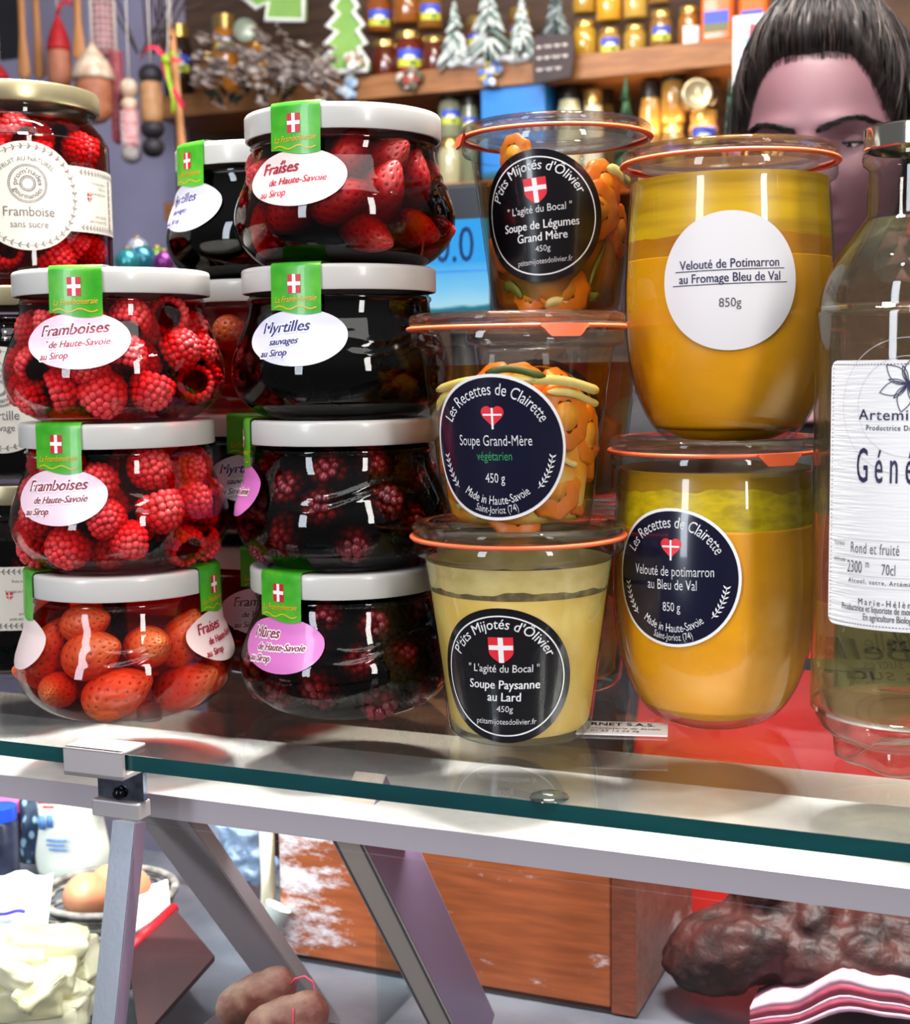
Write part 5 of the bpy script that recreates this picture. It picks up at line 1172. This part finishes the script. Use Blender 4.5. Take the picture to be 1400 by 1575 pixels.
# little green tree, teal tree
def cone_tree(px, yt, yb, wpx, b, colr, label, n=5, z0=None):
    P = onb(px, yb, b); k = mmpx(P); H = (yb - yt)*k; R2 = wpx*k/2; t = thing('toy_tree', label, 'decoration', (P.x, P.y, P.z if z0 is None else z0))
    if z0 is not None: H = onb(px, yt, b).z - z0
    mb = MB()
    for i in range(n): f_ = i/n; mb.lathe([(0, H*(f_*.9 + .04)), (R2*(1 - f_*.85), H*(f_*.9)), (R2*(1 - f_)*.45, H*(f_*.9 + .16)), (0, H*min(1, f_*.9 + .30))], 14, 0, None, lambda a_, z: R2*.08*sin(a_*5 + z*300))
    mb.build('branches', mat('tree_' + colr, '#' + colr, .6, noise='#2c4a34', nscale=60), t); return t
cone_tree(963, 112, 178, 44, BS + .0, '4c7a4c', 'little dark green felt tree under the upper wall shelf', 5, LZ)
cone_tree(1122, 118, 215, 26, BS + .0, '7fae9c', 'narrow teal frosted tree beside the hair', 7, LZ)
# poster
Pq = onb(1155, 85, BS - .12); k = mmpx(Pq); po = thing('poster_card', 'white card with blue mountain stripes and a red mark, beside the hair', 'poster', Pq, -ANG)
MB().box(-27*k, 40*k, -.002, .002, -75*k, 60*k).build('card', mat('poster_white', '#eef0f2', .5), po, smooth=False); pb = MB()
for (x0, z0, x1, z1, mi) in ((-22, -8, 14, 2, 0), (-22, -30, 8, -16, 1), (-20, 18, 20, 24, 1), (-4, 24, 16, 44, 2)):
    pb.prism([(x0*k, z0*k), (x1*k, (z0 + 3)*k), (x1*k*.9, z1*k), (x0*k*.3, (z1 + 4)*k)], .0052, mi)
pb.build('print', [mat('poster_blue', '#5aa0d8', .5), mat('poster_sky', '#8fc0e6', .5), mat('poster_red', '#b04a5c', .5)], po, smooth=False)
po_st = MB().tube([(0, .004, -75*k), (0, .03, -.30), (0, .03, LZ - Pq.z)], .003, 8); po_st.build('stand', mat('stand_grey', '#6e6a66', .5), po)

# ------------------------------------------------------------------ sausages, spoons and strings hanging at the left
HB = 1.72; RAILZ = onb(150, -60, HB).z
rl = slab('hanging_rail', ab(onb(-60, -60, HB))[0], ab(onb(310, -60, HB))[0], HB - .012, HB + .012, RAILZ, RAILZ + .024, mat('rail_wood', '#8a6238', .6)); tag(rl, 'wooden rail above the picture from which sausages and spoons hang', 'rail')
m_spoon = mat('spoon_wood', '#c98a50', .5, noise='#b5763e', nscale=6, stretch=(20, 20, 1.5)); m_twine = mat('twine', '#d6ccbc', .8)
def spoon(px, yt, yb, wpx, label, b=HB, bowl=True, lean=0, hole=True):
    P = onb(px, yt, b); k = mmpx(P); L_ = (yb - yt)*k; w = wpx*k/2; t = thing('wooden_spoon', label, 'spoon', P, 0, 'wooden kitchen spoons'); n = 22; vs = []; fs = []; S = 10
    for i in range(n + 1):
        f_ = i/n; ww = w*(.55 + .25*exp(-(f_/.06)**2)*0 + (.55*max(0, f_ - .55)/.45 if bowl else .1))*(sqrt(max(.02, 1 - ((.06 - f_)/.06)**2)) if f_ < .06 else 1)*(sqrt(max(.02, 1 - ((f_ - .92)/.08)**2)) if f_ > .92 else 1); th = w*.28
        for q in range(S): a_ = 2*PI*q/S; vs.append((ww*cos(a_) + lean*f_*L_, th*sin(a_), -L_*f_))
    for i in range(n):
        for q in range(S): q2 = (q+1) % S; fs.append((i*S+q, (i+1)*S+q, (i+1)*S+q2, i*S+q2))
    fs += [tuple(range(S)), tuple(range(n*S, n*S + S))[::-1]]
    MB().add(vs, fs).build('spoon_body', m_spoon, t)
    if hole: MB().lathe([(0, -.001), (w*.26, -.001), (w*.26, .001), (0, .001)], 16, 0, Matrix.Translation((0, -w*.29, -L_*.055)) @ Matrix.Rotation(PI/2, 4, 'X')).build('hang_hole', mat('hole_dark', '#3a2416', .8), t)
    MB().tube([(0, 0, -L_*.04), (0, 0, RAILZ - P.z)], .0012, 6).build('cord', m_twine, t); return t
spoon(31, -30, 118, 20, 'broad wooden spoon handle hanging at far left beside the red-capped sausage'); spoon(52, -40, 118, 20, 'second broad wooden spoon overlapping the far-left one', HB + .03, True, .02)
spoon(117, -40, 90, 22, 'wooden spoon hanging between the red-capped sausage and the netted sausage'); spoon(263, 42, 335, 22, 'long wooden spoon with a hole, hanging near the ribbon bow', HB, True, .06)
def sausage(px, segs, label, b=HB, cords=True, net=None):
    """segs: list of (y0, y1, width, material)"""
    P = onb(px, segs[0][1], b); k = mmpx(P); t = thing('hanging_sausage', label, 'sausage', P, 0, 'sausages hanging at the left')
    y00 = segs[0][1]
    for nm, y0, y1, w_, m, kind in segs:
        r = w_*k/2; z1, z0 = -(y0 - y00)*k, -(y1 - y00)*k; h_ = z1 - z0
        if kind == 'dome': pf = [(0, z0)] + [(r*sin(PI/2 + PI/2*q/8)*1.0 if q else r, z0 + .001 + (h_ - .001)*q/8) for q in range(0, 8)] + [(r*.12, z1)]
        elif kind == 'round': pf = [(0, z0)] + [(r*sqrt(max(0, 1 - (2*q/12 - 1)**2)), z0 + h_*q/12) for q in range(1, 12)] + [(0, z1)]
        else: pf = [(0, z0 - r*.5), (r*.6, z0 - r*.35), (r*.92, z0), (r, z0 + h_*.15), (r, z0 + h_*.85), (r*.92, z1), (r*.6, z1 + r*.35), (0, z1 + r*.4)]
        MB().lathe(pf, 28).build(nm, m, t)
        if net and kind == 'net':
            nb = MB(); nz = max(3, int(h_/.011))
            for i in range(nz): z = z0 + h_*(i + .5)/nz; nb.tube([((r + .0008)*cos(2*PI*q/20), (r + .0008)*sin(2*PI*q/20), z) for q in range(21)], .0011, 4, cap=False)
            for i in range(14): a_ = 2*PI*i/14; nb.tube([((r + .0008)*cos(a_), (r + .0008)*sin(a_), z0), ((r + .0008)*cos(a_), (r + .0008)*sin(a_), z1)], .0011, 4, cap=False)
            nb.build('netting', net, t)
    if cords: MB().tube([(0, 0, -.005), (0, 0, RAILZ - P.z)], .0014, 6).build('cord', m_twine, t)
    return t
mS = lambda n, c, d=None, **k: mat(n, c, .6, noise=d, nscale=60, **k)
m_redp = mS('red_wax', '#c81c24', '#a8141c'); m_tanp = mS('tan_casing', '#b06a4c', '#c07c5c'); m_mauve_c = mS('mauve_casing', '#9a5c60', '#b87c7c'); m_crm = mS('cream_casing', '#e4d2b8', '#c9a484'); m_brn = mS('brown_casing', '#9a5a3c', '#b0704e'); m_grid = mS('red_check', '#c8444c', '#e0a8a4'); m_gr = mS('grey_casing', '#8c8480', '#a8a09a'); m_blkc = mS('black_casing', '#18161a', '#2c282c'); m_kraft = mS('kraft_label', '#b98a5c', '#a87a4e')
s_ = sausage(88, [('red_cap', 20, 78, 36, m_redp, 'dome'), ('casing', 74, 125, 36, m_tanp, 'tube')], 'sausage with bright red cap and red tied top'); MB().tube([(0, 0, -.002), (.008, -.004, .015), (.02, -.004, .022), (.03, -.006, .014)], .004, 6).build('red_tie', mat('red_tie', '#e0303c', .6), s_)
sausage(157, [('casing', 2, 78, 38, m_mauve_c, 'net')], 'mauve sausage in a pale net, hanging above the white-capped sausage', HB + .03, True, mat('pale_net', '#d6c8c4', .8))
sausage(141, [('floury_cap', 66, 122, 66, m_crm, 'dome'), ('casing', 118, 175, 56, m_brn, 'tube')], 'thick brown sausage with a floury cream-coloured cap', HB - .06)
sausage(178, [('casing', 80, 215, 18, m_mauve_c, 'net')], 'thin long sausage in red netting behind the floury-capped sausage', HB, True, mat('red_net', '#b04450', .8))
sausage(198, [('pale_top', 120, 150, 30, m_crm, 'round'), ('knot', 148, 172, 28, m_crm, 'round'), ('checked_casing', 170, 222, 27, m_grid, 'net'), ('grey_end', 220, 250, 32, m_gr, 'round')], 'small sausage toy with a red checked middle and a grey rounded end', HB - .03, True, mat('white_check', '#ecd8d4', .8))
sausage(231, [('black_end', 98, 132, 38, m_blkc, 'round'), ('kraft_label', 128, 184, 35, m_kraft, 'tube'), ('black_end', 180, 212, 37, m_blkc, 'round'), ('black_end', 208, 240, 35, m_blkc, 'round')], 'black sausage wrapped in a brown kraft paper label', HB - .03)
sausage(-2, [('red_cap', 98, 122, 30, m_redp, 'dome')], 'red sausage end peeking in at the left edge', HB)
# ribbon bow
Pr = onb(256, 92, HB - .05); rb_ = thing('ribbon_bow', 'red and lime green ribbon bow with long tails by the long wooden spoon', 'ribbon', Pr); k = mmpx(Pr); m_rr = mat('red_ribbon', '#d82848', .5); m_lr = mat('lime_ribbon', '#98b428', .5)
def rib(pts, m, nm): MB().tube([(x*k, y, -z*k) for x, y, z in pts], .0058, 8, 0, True, .25).build(nm, m, rb_)
rib([(0, 0, 0), (-12, -.01, -16), (-26, -.01, -18), (-38, 0, -4)], m_rr, 'red_loop'); rib([(0, 0, 0), (12, -.01, 2), (24, -.01, 4)], m_rr, 'red_loop'); rib([(-6, 0, 2), (2, -.005, 30), (12, 0, 50), (24, 0, 72)], m_rr, 'red_tail')
rib([(0, -.004, 0), (4, -.008, 30), (10, 0, 60), (8, 0, 80)], m_lr, 'green_tail'); rib([(0, -.004, -2), (10, -.012, -10), (22, -.004, -2), (6, -.01, 8)], m_lr, 'green_loop'); MB().ell((0, -.006, 0), (.009, .007, .009)).build('knot', m_lr, rb_)
MB().tube([(0, 0, 0), (0, .02, .03), (0, .05, RAILZ - Pr.z)], .0012, 6).build('cord', m_twine, rb_)
# dark chalk board at the far top-left
o = slab('dark_board', ab(onb(-60, 40, 1.95))[0], ab(onb(27, 40, 1.95))[0], 1.95, 1.97, onb(0, 90, 1.95).z, onb(0, -60, 1.95).z + .2, mat('black_board', '#26242a', .6)); tag(o, 'black board with faint chalk lines at the far top left', 'board')
# bare twigs at the top
mb = MB(); r_ = random.Random(2); Pw = onb(232, 60, 2.0)
for i in range(14):
    a_ = r_.uniform(-.9, .9); x = r_.uniform(-.03, .03); L_ = r_.uniform(.1, .22); mb.tube([(x, 0, -.03), (x + L_*sin(a_)*.5, r_.uniform(-.02, .02), L_*.5), (x + L_*sin(a_)*1.1, 0, L_*cos(a_))], [.003, .0025, .001], 5)
tag(mb.build('bare_twigs', mat('twig_brown', '#5a4c48', .8), None, Pw), 'bundle of bare grey twigs against the pale wall', 'twigs')
# shiny round ornaments low between the tall jar and the rear blueberry jar
bs = slab('side_table', ab(onb(120, 430, 1.30))[0], ab(onb(300, 430, 1.30))[0], 1.22, 1.42, onb(220, 424, 1.30).z - .02, onb(220, 424, 1.30).z, mat('side_table_wood', '#6a5a58', .6)); tag(bs, 'low side table just behind the left jars carrying shiny ornaments', 'table')
zt = onb(220, 424, 1.30).z
for i, (px, r_px, c, nm) in enumerate(((196, 20, '3aa0a8', 'teal'), (218, 24, '2f7f98', 'deep teal'), (242, 22, '9ec43c', 'lime green'), (252, 17, '8a2f8c', 'purple'), (212, 17, 'd9dfe8', 'silvery white'))):
    P = onb(px, 400, 1.27 + .03*(i % 3)); r = r_px*mmpx(P); zz = zt + r if i < 4 else zt + r*2.4
    o = thing('round_ornament', nm + ' shiny round ornament low behind the topmost left jars', 'ornament', (P.x, P.y, zz)); MB().ell((0, 0, 0), r, 24, 16).build('ball', mat('ornament_' + c, '#' + c, .12, .5, coat=.5), o); MB().lathe([(0, r*.95), (.006, r*.96), (.006, r*1.1), (0, r*1.12)], 12).build('cap', m_glid, o)
# pedestal that carries the side table
# ------------------------------------------------------------------ shop scale display
Pd = onb(700, 395, .62); k = mmpx(Pd); ds = thing('scale_display', 'shop scale display with dark frame and a bright blue screen, behind the jar stacks', 'display', (Pd.x, Pd.y, Pd.z), -ANG)
MB().box(-75*k, 62*k, 0, .03, -110*k, 110*k).build('housing', mat('dark_housing', '#1c2026', .35), ds, smooth=False, bevel=.004)
def screen_mat():
    m = bpy.data.materials.new('lit_screen'); m.use_nodes = True; nt = m.node_tree; nt.nodes.clear(); out = nt.nodes.new('ShaderNodeOutputMaterial'); e = nt.nodes.new('ShaderNodeEmission')
    tc = nt.nodes.new('ShaderNodeTexCoord'); sp = nt.nodes.new('ShaderNodeSeparateXYZ'); r = nt.nodes.new('ShaderNodeValToRGB'); n = nt.nodes.new('ShaderNodeTexNoise'); n.inputs['Scale'].default_value = 30; n.inputs['Detail'].default_value = 5
    mr = nt.nodes.new('ShaderNodeMapRange'); mr.inputs['From Min'].default_value = -100*k; mr.inputs['From Max'].default_value = 56*k; L = nt.links.new
    ad = nt.nodes.new('ShaderNodeMath'); ad.operation = 'MULTIPLY_ADD'; ad.inputs[1].default_value = .10; L(n.outputs['Fac'], ad.inputs[0])
    L(tc.outputs['Object'], sp.inputs[0]); L(tc.outputs['Object'], n.inputs['Vector']); L(sp.outputs['Z'], mr.inputs['Value']); L(mr.outputs[0], ad.inputs[2]); L(ad.outputs[0], r.inputs[0])
    cr = r.color_ramp; cr.elements[0].position = .0; cr.elements[0].color = hx('#2c6a78'); cr.elements[1].position = 1; cr.elements[1].color = hx('#3aa6f0')
    for p_, c in ((.19, '#2f7688'), (.22, '#a9dcee'), (.40, '#7cc8f2'), (.60, '#58b4f0'), (.64, '#3ea8f2')):
        q = cr.elements.new(p_); q.color = hx(c)
    L(r.outputs[0], e.inputs[0]); e.inputs[1].default_value = 1.0; L(e.outputs[0], out.inputs[0]); return m
MB().box(-70*k, 56*k, -.0012, 0, -100*k, 56*k).build('screen', screen_mat(), ds, smooth=False)
dm = MB(); v, f = txt('0.0', .045*1.0, .012, 0, .72, 'RIGHT'); dm.add([(x + 34*k, -.002, y - 8*k) for x, y in v], f); dm.build('digits', mat('screen_digits', '#123a78', .5), ds)
MB().box(-68*k, 54*k, -.0022, -.0013, -24*k, -21*k).build('divider_line', mat('screen_line', '#1f6fb8', .5), ds, smooth=False)
MB().tube([(0, .02, -105*k), (0, .05, -.25), (0, .05, -.55), (0, .05, FLOOR_Z - Pd.z)], .014, 12).build('stand', mat('dark_stand', '#24262a', .5), ds)
# warm light under the upper shelf, and on the back wall
area('shelf_strip_lamp', tuple(W(.05, BS + .03, P1.z - .10)), tuple(W(.05, BS + .12, P1.z)), 1.2, .02, 1.5, (1.0, .62, .30), 180, ALONG)
area('back_wall_lamp', tuple(W(.05, 1.35, 1.35)), tuple(W(.05, BS, .6)), 1.6, .2, 15, (1.0, .86, .70), 180, ALONG)
area('left_corner_lamp', tuple(W(-.75, 1.2, .95)), tuple(W(-.85, 2.0, .45)), .5, .3, 9, (.92, .90, 1.0))
for i, a_ in enumerate((-.7, -.35, .0, .3)):
    spot('shelf_spot', tuple(W(a_, 1.5, 1.25)), tuple(W(a_, BS + .05, .62)), 3.5, (1, .9, .75), 50, .012)

# ================================================================== PERSON BEHIND THE COUNTER
HC = aty(1274, 227, 1.245); HY = -math.radians(26)
pr = thing('person', 'dark-haired person in a red apron over black sleeves, looking down behind the jars', 'person', (HC.x + .01, HC.y + .03, FLOOR_Z))
def G(x, c, s): return exp(-((x - c)/s)**2)
def head_pt(az, el):
    d = Vector((sin(az)*cos(el), -cos(az)*cos(el), sin(el))); p = Vector((.0715*d.x, .096*d.y, .119*d.z))
    fr = max(0, -d.y)
    if p.z < -.015:
        q = min(1, (-.015 - p.z)/.095); p.x *= 1 - .30*q**1.4
        if d.y > 0: p.y *= 1 - .35*q
        else: p.y *= 1 - .02*q
    p.x *= 1 - .06*G(p.z, .03, .02)*fr**.5
    if fr > 0:
        x, z = p.x, p.z; ax = abs(x); y = 0
        y += .006*fr*G(x, 0, .05)*G(z, .0, .08)                                                           # slightly flat face
        nz = max(0, min(1, (.016 - z)/.052)); tip = nz**1.2 if z > -.036 else max(0, 1 - (-.036 - z)/.010)
        y -= .021*tip*G(x, 0, .0085 + .005*nz)*fr
        y -= .006*G(ax, .012, .006)*G(z, -.036, .007)*fr                                                  # nostrils
        y += .0125*G(ax, .031, .0145)*G(z, .004, .0095)*fr                                                # eye sockets
        y -= .0042*G(ax, .028, .020)*G(z, .021, .007)*fr                                                  # brows
        y -= .0050*G(ax, .042, .018)*G(z, -.028, .020)*fr                                                 # cheeks
        y -= .0058*G(x, 0, .020)*(G(z, -.057, .0052) + G(z, -.068, .0056))*fr; y += .0035*G(x, 0, .022)*G(z, -.0625, .0022)*fr
        y -= .0075*G(x, 0, .020)*G(z, -.098, .014)*fr                                                     # chin
        p.y += y
    return p
NA, NE = 132, 100
vs = []; fs = []
for i in range(NE + 1):
    el = -PI/2 + PI*i/NE
    for k in range(NA): vs.append(head_pt(2*PI*k/NA, el))
for i in range(NE):
    for k in range(NA): k2 = (k+1) % NA; fs.append((i*NA+k, i*NA+k2, (i+1)*NA+k2, (i+1)*NA+k))
HM = Matrix.Translation(HC - pr.location) @ Matrix.Rotation(HY, 4, 'Z') @ Matrix.Rotation(math.radians(9), 4, 'X')
bm_ = MB().add(vs, fs, 0, HM)
hz = HC.z - FLOOR_Z
def skel(mb, pts, r, seg=18, flat=1.0): mb.tube(pts, r, seg, 0, True, flat)
TRi = None
skel(bm_, [(-.012, -.004, hz - .04), (-.006, .010, hz - .12), (0, .02, hz - .17), (0, .02, hz - .24)], [.050, .052, .056, .085])
TR = Matrix.Rotation(-ANG, 3, 'Z')
def T(x, y, z): q = TR @ Vector((x, y, 0)); return Vector((q.x, q.y + .03, z))
sh_z = hz - .215
for sg in (-1, 1): skel(bm_, [T(sg*.02, .0, sh_z - .01), T(sg*.13, 0, sh_z - .045), T(sg*.19, .0, sh_z - .09), T(sg*.215, .005, sh_z - .22), T(sg*.225, .008, sh_z - .34), T(sg*.225, -.006, sh_z - .46), T(sg*.225, -.02, sh_z - .58)], [.04, .045, .042, .036, .032, .028, .024], 14)
for sg in (-1, 1):                                              # hands hanging behind the counter, five fingers each
    h0 = T(sg*.225, -.02, sh_z - .60)
    bm_.tube([h0 + Vector((0, 0, .06)), h0 + Vector((0, 0, .02)), h0, h0 + Vector((0, -.004, -.04)), h0 + Vector((0, -.006, -.075))], [.026, .024, .027, .033, .028], 14, 0, True, .55)
    for i, (dy, L_) in enumerate(((-.026, .062), (-.010, .074), (.008, .070), (.024, .056))):
        b0 = h0 + TR @ Vector((0, dy, 0)) + Vector((0, -.006, -.066)); bm_.tube([b0, b0 + Vector((-sg*.004, 0, -L_*.5)), b0 + Vector((-sg*.016, 0, -L_*.95))], [.0095, .0088, .0070], 8)
    b0 = h0 + TR @ Vector((0, -.024, 0)) + Vector((0, 0, -.015)); bm_.tube([b0, b0 + TR @ Vector((-sg*.008, -.026, 0)) + Vector((0, 0, -.03)), b0 + TR @ Vector((-sg*.016, -.034, 0)) + Vector((0, 0, -.058))], [.012, .0105, .008], 8)
m_skin = mat('skin', '#77525a', .5, noise='#704c53', nscale=18, sss=.12)
bd = bm_.build('body', m_skin, pr); rm = bd.modifiers.new('remesh', 'REMESH'); rm.mode = 'VOXEL'; rm.voxel_size = .0026; rm.use_smooth_shade = True; s_ = bd.modifiers.new('smooth', 'SMOOTH'); s_.iterations = 3; s_.factor = .4
def surf_y(x, z):
    """front face depth of the head at local x, z"""
    best = None
    for i in range(60):
        pass
    lo_, hi_ = -PI/2, PI/2; az = math.asin(max(-1, min(1, x/.0735))); el = math.asin(max(-1, min(1, z/.119)))
    for _ in range(12):
        p = head_pt(az, el); el += (z - p.z)/.119*.8; az += (x - p.x)/.0735*.8; el = max(-1.5, min(1.5, el)); az = max(-1.55, min(1.55, az))
    return head_pt(az, el).y
m_hair = mat('dark_brown_hair', '#120c0b', .5, noise='#221816', nscale=40, spec=.35)
for sg in (-1, 1):
    ye = surf_y(sg*.031, .004)
    e = MB().ell((sg*.031, ye + .0085, .004), .0112, 24, 16, 0); e.v = [tuple(HM @ Vector(p)) for p in e.v]; eo = e.build('eye', mat('eye_white', '#cfc2c2', .15), pr)
    ir = MB().ell((sg*.031 - .001, ye - .0002, .0015), (.0050, .0028, .0050), 16, 10, 0); ir.v = [tuple(HM @ Vector(p)) for p in ir.v]; ir.build('iris', mat('dark_iris', '#1c1210', .1), eo)
    for up_, nm in ((1, 'upper_eyelid'), (-1, 'lower_eyelid')):
        lid_ = MB(); A, B_ = (14, 8); vv = []; ff = []
        lo_e, hi_e = (.02, 1.25) if up_ > 0 else (-1.2, -.52)
        for j in range(B_ + 1):
            for i in range(A + 1):
                az = -1.25 + 2.5*i/A; el = lo_e + (hi_e - lo_e)*j/B_ + (.10*(-up_)*abs(az/1.25)**2 if j == (0 if up_ > 0 else B_) else 0); r = .0122
                vv.append((sg*.031 + r*1.12*sin(az)*cos(el), ye + .0085 - r*cos(az)*cos(el), .004 + r*sin(el)))
        for j in range(B_):
            for i in range(A): a_ = j*(A+1) + i; ff.append((a_, a_+1, a_+A+2, a_+A+1))
        lid_.add(vv, ff, 0, HM); lid_.build(nm, m_skin, pr)
        if up_ > 0: MB().tube([HM @ (Vector(vv[i]) + Vector((0, -.0006, -.0004))) for i in range(A + 1)], .0010, 6).build('eyelashes', m_hair, pr)
    mb = MB(); r_ = random.Random(5 + sg)
    for i in range(260):                                          # eyebrow hairs
        f_ = r_.random(); x = sg*(.010 + .042*f_); z = .0160 + .0075*sin(min(1, f_*1.25)*PI*.62) - .006*max(0, f_ - .7)/.3 + max(-.0022, min(.0022, r_.gauss(0, .0013)))*(1.1 - f_*.85); y = surf_y(x, z) - .0014
        mb.tube([HM @ Vector((x - sg*.002, y + .0004, z - .0008)), HM @ Vector((x + sg*.0025, y - .0006, z + .0008)), HM @ Vector((x + sg*.0065, y + .0004, z + .0012*(1 - 2*f_)))], [.0003, .0004, .0002], 4)
    mb.build('eyebrow', m_hair, pr)
    er = MB(); 
    for q in range(1): er.ell((sg*.074, .012, -.004), (.007, .018, .030), 16, 12, 0, Euler((.15, 0, sg*.35)).to_matrix()); er.ell((sg*.077, .008, -.002), (.003, .009, .017), 12, 8)
    er.v = [tuple(HM @ Vector(p)) for p in er.v]; er.build('ear', m_skin, pr)
# hair: a cap swept back from the forehead plus loose strands
def hairline(az):
    a_ = abs((az + PI) % (2*PI) - PI)
    if a_ < .55: return .61 - .03*(a_/.55)**2
    if a_ < 1.30: f_ = (a_ - .55)/.75; return .58 - .98*f_**1.5
    return -.40 - .35*min(1, (a_ - 1.3)/.8)
vs = []; fs = []; HA, HE = 150, 80
for i in range(HE + 1):
    el = -PI/2 + PI*i/HE
    for k in range(HA):
        az = 2*PI*k/HA; p = head_pt(az, el); d = p.normalized(); t_ = max(0, min(1, (el - hairline(az))/.20)); t_ = t_*t_*(3 - 2*t_)
        az_ = (az + PI) % (2*PI) - PI; st = .0013*sin(az*37 + 2*sin(el*3)) + .0009*sin(az*83 + el*2) + .003*sin(az*9 + el*2.5)
        th = -.010 + t_*(.010 + .005 + .013*max(0, sin(el)) + st); vs.append(p + d*th)
for i in range(HE):
    for k in range(HA): k2 = (k+1) % HA; fs.append((i*HA+k, i*HA+k2, (i+1)*HA+k2, (i+1)*HA+k))
hr = MB().add(vs, fs, 0, HM); r_ = random.Random(77)
ho = hr.build('hair', m_hair, pr)
st = MB()
for i in range(1500):
    az = r_.gauss(0, 1.0); az = max(-2.0, min(2.0, az)); e0 = hairline(az) + r_.uniform(.0, .8); n = 7; pts = []; lift = r_.uniform(.0, .006); da = r_.gauss(0, .12) + az*.12; L_ = r_.uniform(.45, 1.0)
    for j in range(n):
        f_ = j/(n - 1); el = e0 + L_*f_; a2 = az + da*f_
        if el > 1.54: el = 1.54
        p = head_pt(a2, el); d = p.normalized(); t_ = max(0, min(1, (el - hairline(az))/.20)); t_ = t_*t_*(3 - 2*t_); h_ = -.002 + t_*(.0075 + .013*max(0, sin(el))) + lift*sin(PI*f_) ; pts.append(HM @ (p + d*h_))
    if (pts[-1] - pts[0]).length > .01: st.tube(pts, [.0002, .0005, .0007, .0007, .0006, .0005, .0002], 4, 0 if r_.random() < .8 else 1)
for i in range(60):                                             # side locks
    sg = r_.choice((-1, 1)); y0 = r_.uniform(-.03, .02); x0 = sg*.074; pts = [HM @ Vector((sg*(.072 + .007*sin(PI*j/7) + r_.uniform(-.001, .001)), y0 - .006*sin(j*.7), .055 - .0165*j)) for j in range(8)]
    st.tube(pts, [.001, .003, .0035, .0035, .003, .0025, .002, .0006], 5)
so = st.build('hair_strands', [m_hair, mat('lighter_hair_strand', '#4a3a36', .4)], pr); so['kind'] = 'stuff'
# clothes
m_shirt = mat('black_shirt', '#141317', .8, noise='#1e1c22', nscale=30)
sb_ = MB(); rows = [(-.72, .150, .105), (-.60, .158, .110), (-.45, .150, .100), (-.30, .160, .105), (-.18, .172, .108), (-.08, .178, .100), (-.03, .165, .085), (.0, .120, .070), (.03, .062, .058)]
S = 40; vs = []; fs = []
for dz, rx, ry in rows:
    for k in range(S): a_ = 2*PI*k/S; vs.append(T(rx*cos(a_), ry*sin(a_) + .0, sh_z + dz))
for i in range(len(rows) - 1):
    for k in range(S): k2 = (k+1) % S; fs.append((i*S+k, i*S+k2, (i+1)*S+k2, (i+1)*S+k))
fs.append(tuple(range(S))[::-1]); sb_.add(vs, fs)
sh_o = sb_.build('shirt', m_shirt, pr, sub=1)
for sg in (-1, 1): MB().tube([T(sg*.12, 0, sh_z - .02), T(sg*.19, .0, sh_z - .06), T(sg*.215, .005, sh_z - .20), T(sg*.225, .01, sh_z - .34), T(sg*.226, -.005, sh_z - .48), T(sg*.225, -.018, sh_z - .565)], [.055, .060, .052, .047, .042, .037], 18).build('sleeve', m_shirt, pr, sub=1)
m_apr = mat('red_apron', '#d8241c', .7, noise='#c41c18', nscale=12, bump=.25, bscale=25)
vs = []; fs = []; NZ, NX = 22, 30
def apr(u, z, o=0.): 
    a_ = -PI/2 + u*1.30; dz = z - sh_z; rx, ry = .168 + .004*sin(z*40), .118 + .010*max(0, -dz - .35); return T((rx + o)*cos(a_)*1.02, (ry + o)*sin(a_), z)
for lay in (0, .003):
    for j in range(NZ + 1):
        z = sh_z - .10 - .78*j/NZ; wd = (.50 + .5*min(1, max(0, (sh_z - .10 - z)/.18)))
        for i in range(NX + 1): u = (-1 + 2*i/NX)*wd; vs.append(apr(u, z, .004 + lay + .003*sin(u*9 + z*5)))
m0 = (NZ+1)*(NX+1)
for j in range(NZ):
    for i in range(NX): a_ = j*(NX+1) + i; fs += [(a_, a_+1, a_+NX+2, a_+NX+1), (m0+a_, m0+a_+NX+1, m0+a_+NX+2, m0+a_+1)]
MB().add(vs, fs).build('apron', m_apr, pr)
for u in (-.86,):
    MB().tube([apr(u + .02*sin(j*.4), sh_z - .25 - .60*j/14, .011) for j in range(15)], .007, 8, 0, True, .35).build('apron_strap', m_shirt, pr)
for sg in (-.45, .45): MB().tube([apr(sg*1.0, sh_z - .10, .008), T(sg*.18, -.085, sh_z - .03), T(sg*.17, -.03, sh_z + .02), T(sg*.17, .05, sh_z)], .010, 8, 0, True, .3).build('apron_strap', m_shirt, pr)
for sg in (-1, 1):
    MB().tube([T(sg*.075, .01, sh_z - .62), T(sg*.085, .01, sh_z - .75), T(sg*.085, .0, (sh_z + .05)*.30), T(sg*.085, .02, .07)], [.095, .085, .060, .045], 16).build('trouser_leg', mat('dark_trousers', '#1c1e28', .8), pr, sub=1)
    q = T(sg*.088, -.045, .0); MB().ell((q.x, q.y, .038), (.045, .115, .038), 18, 10, 0, Matrix.Rotation(-ANG, 3, 'Z')).build('shoe', m_shirt, pr)
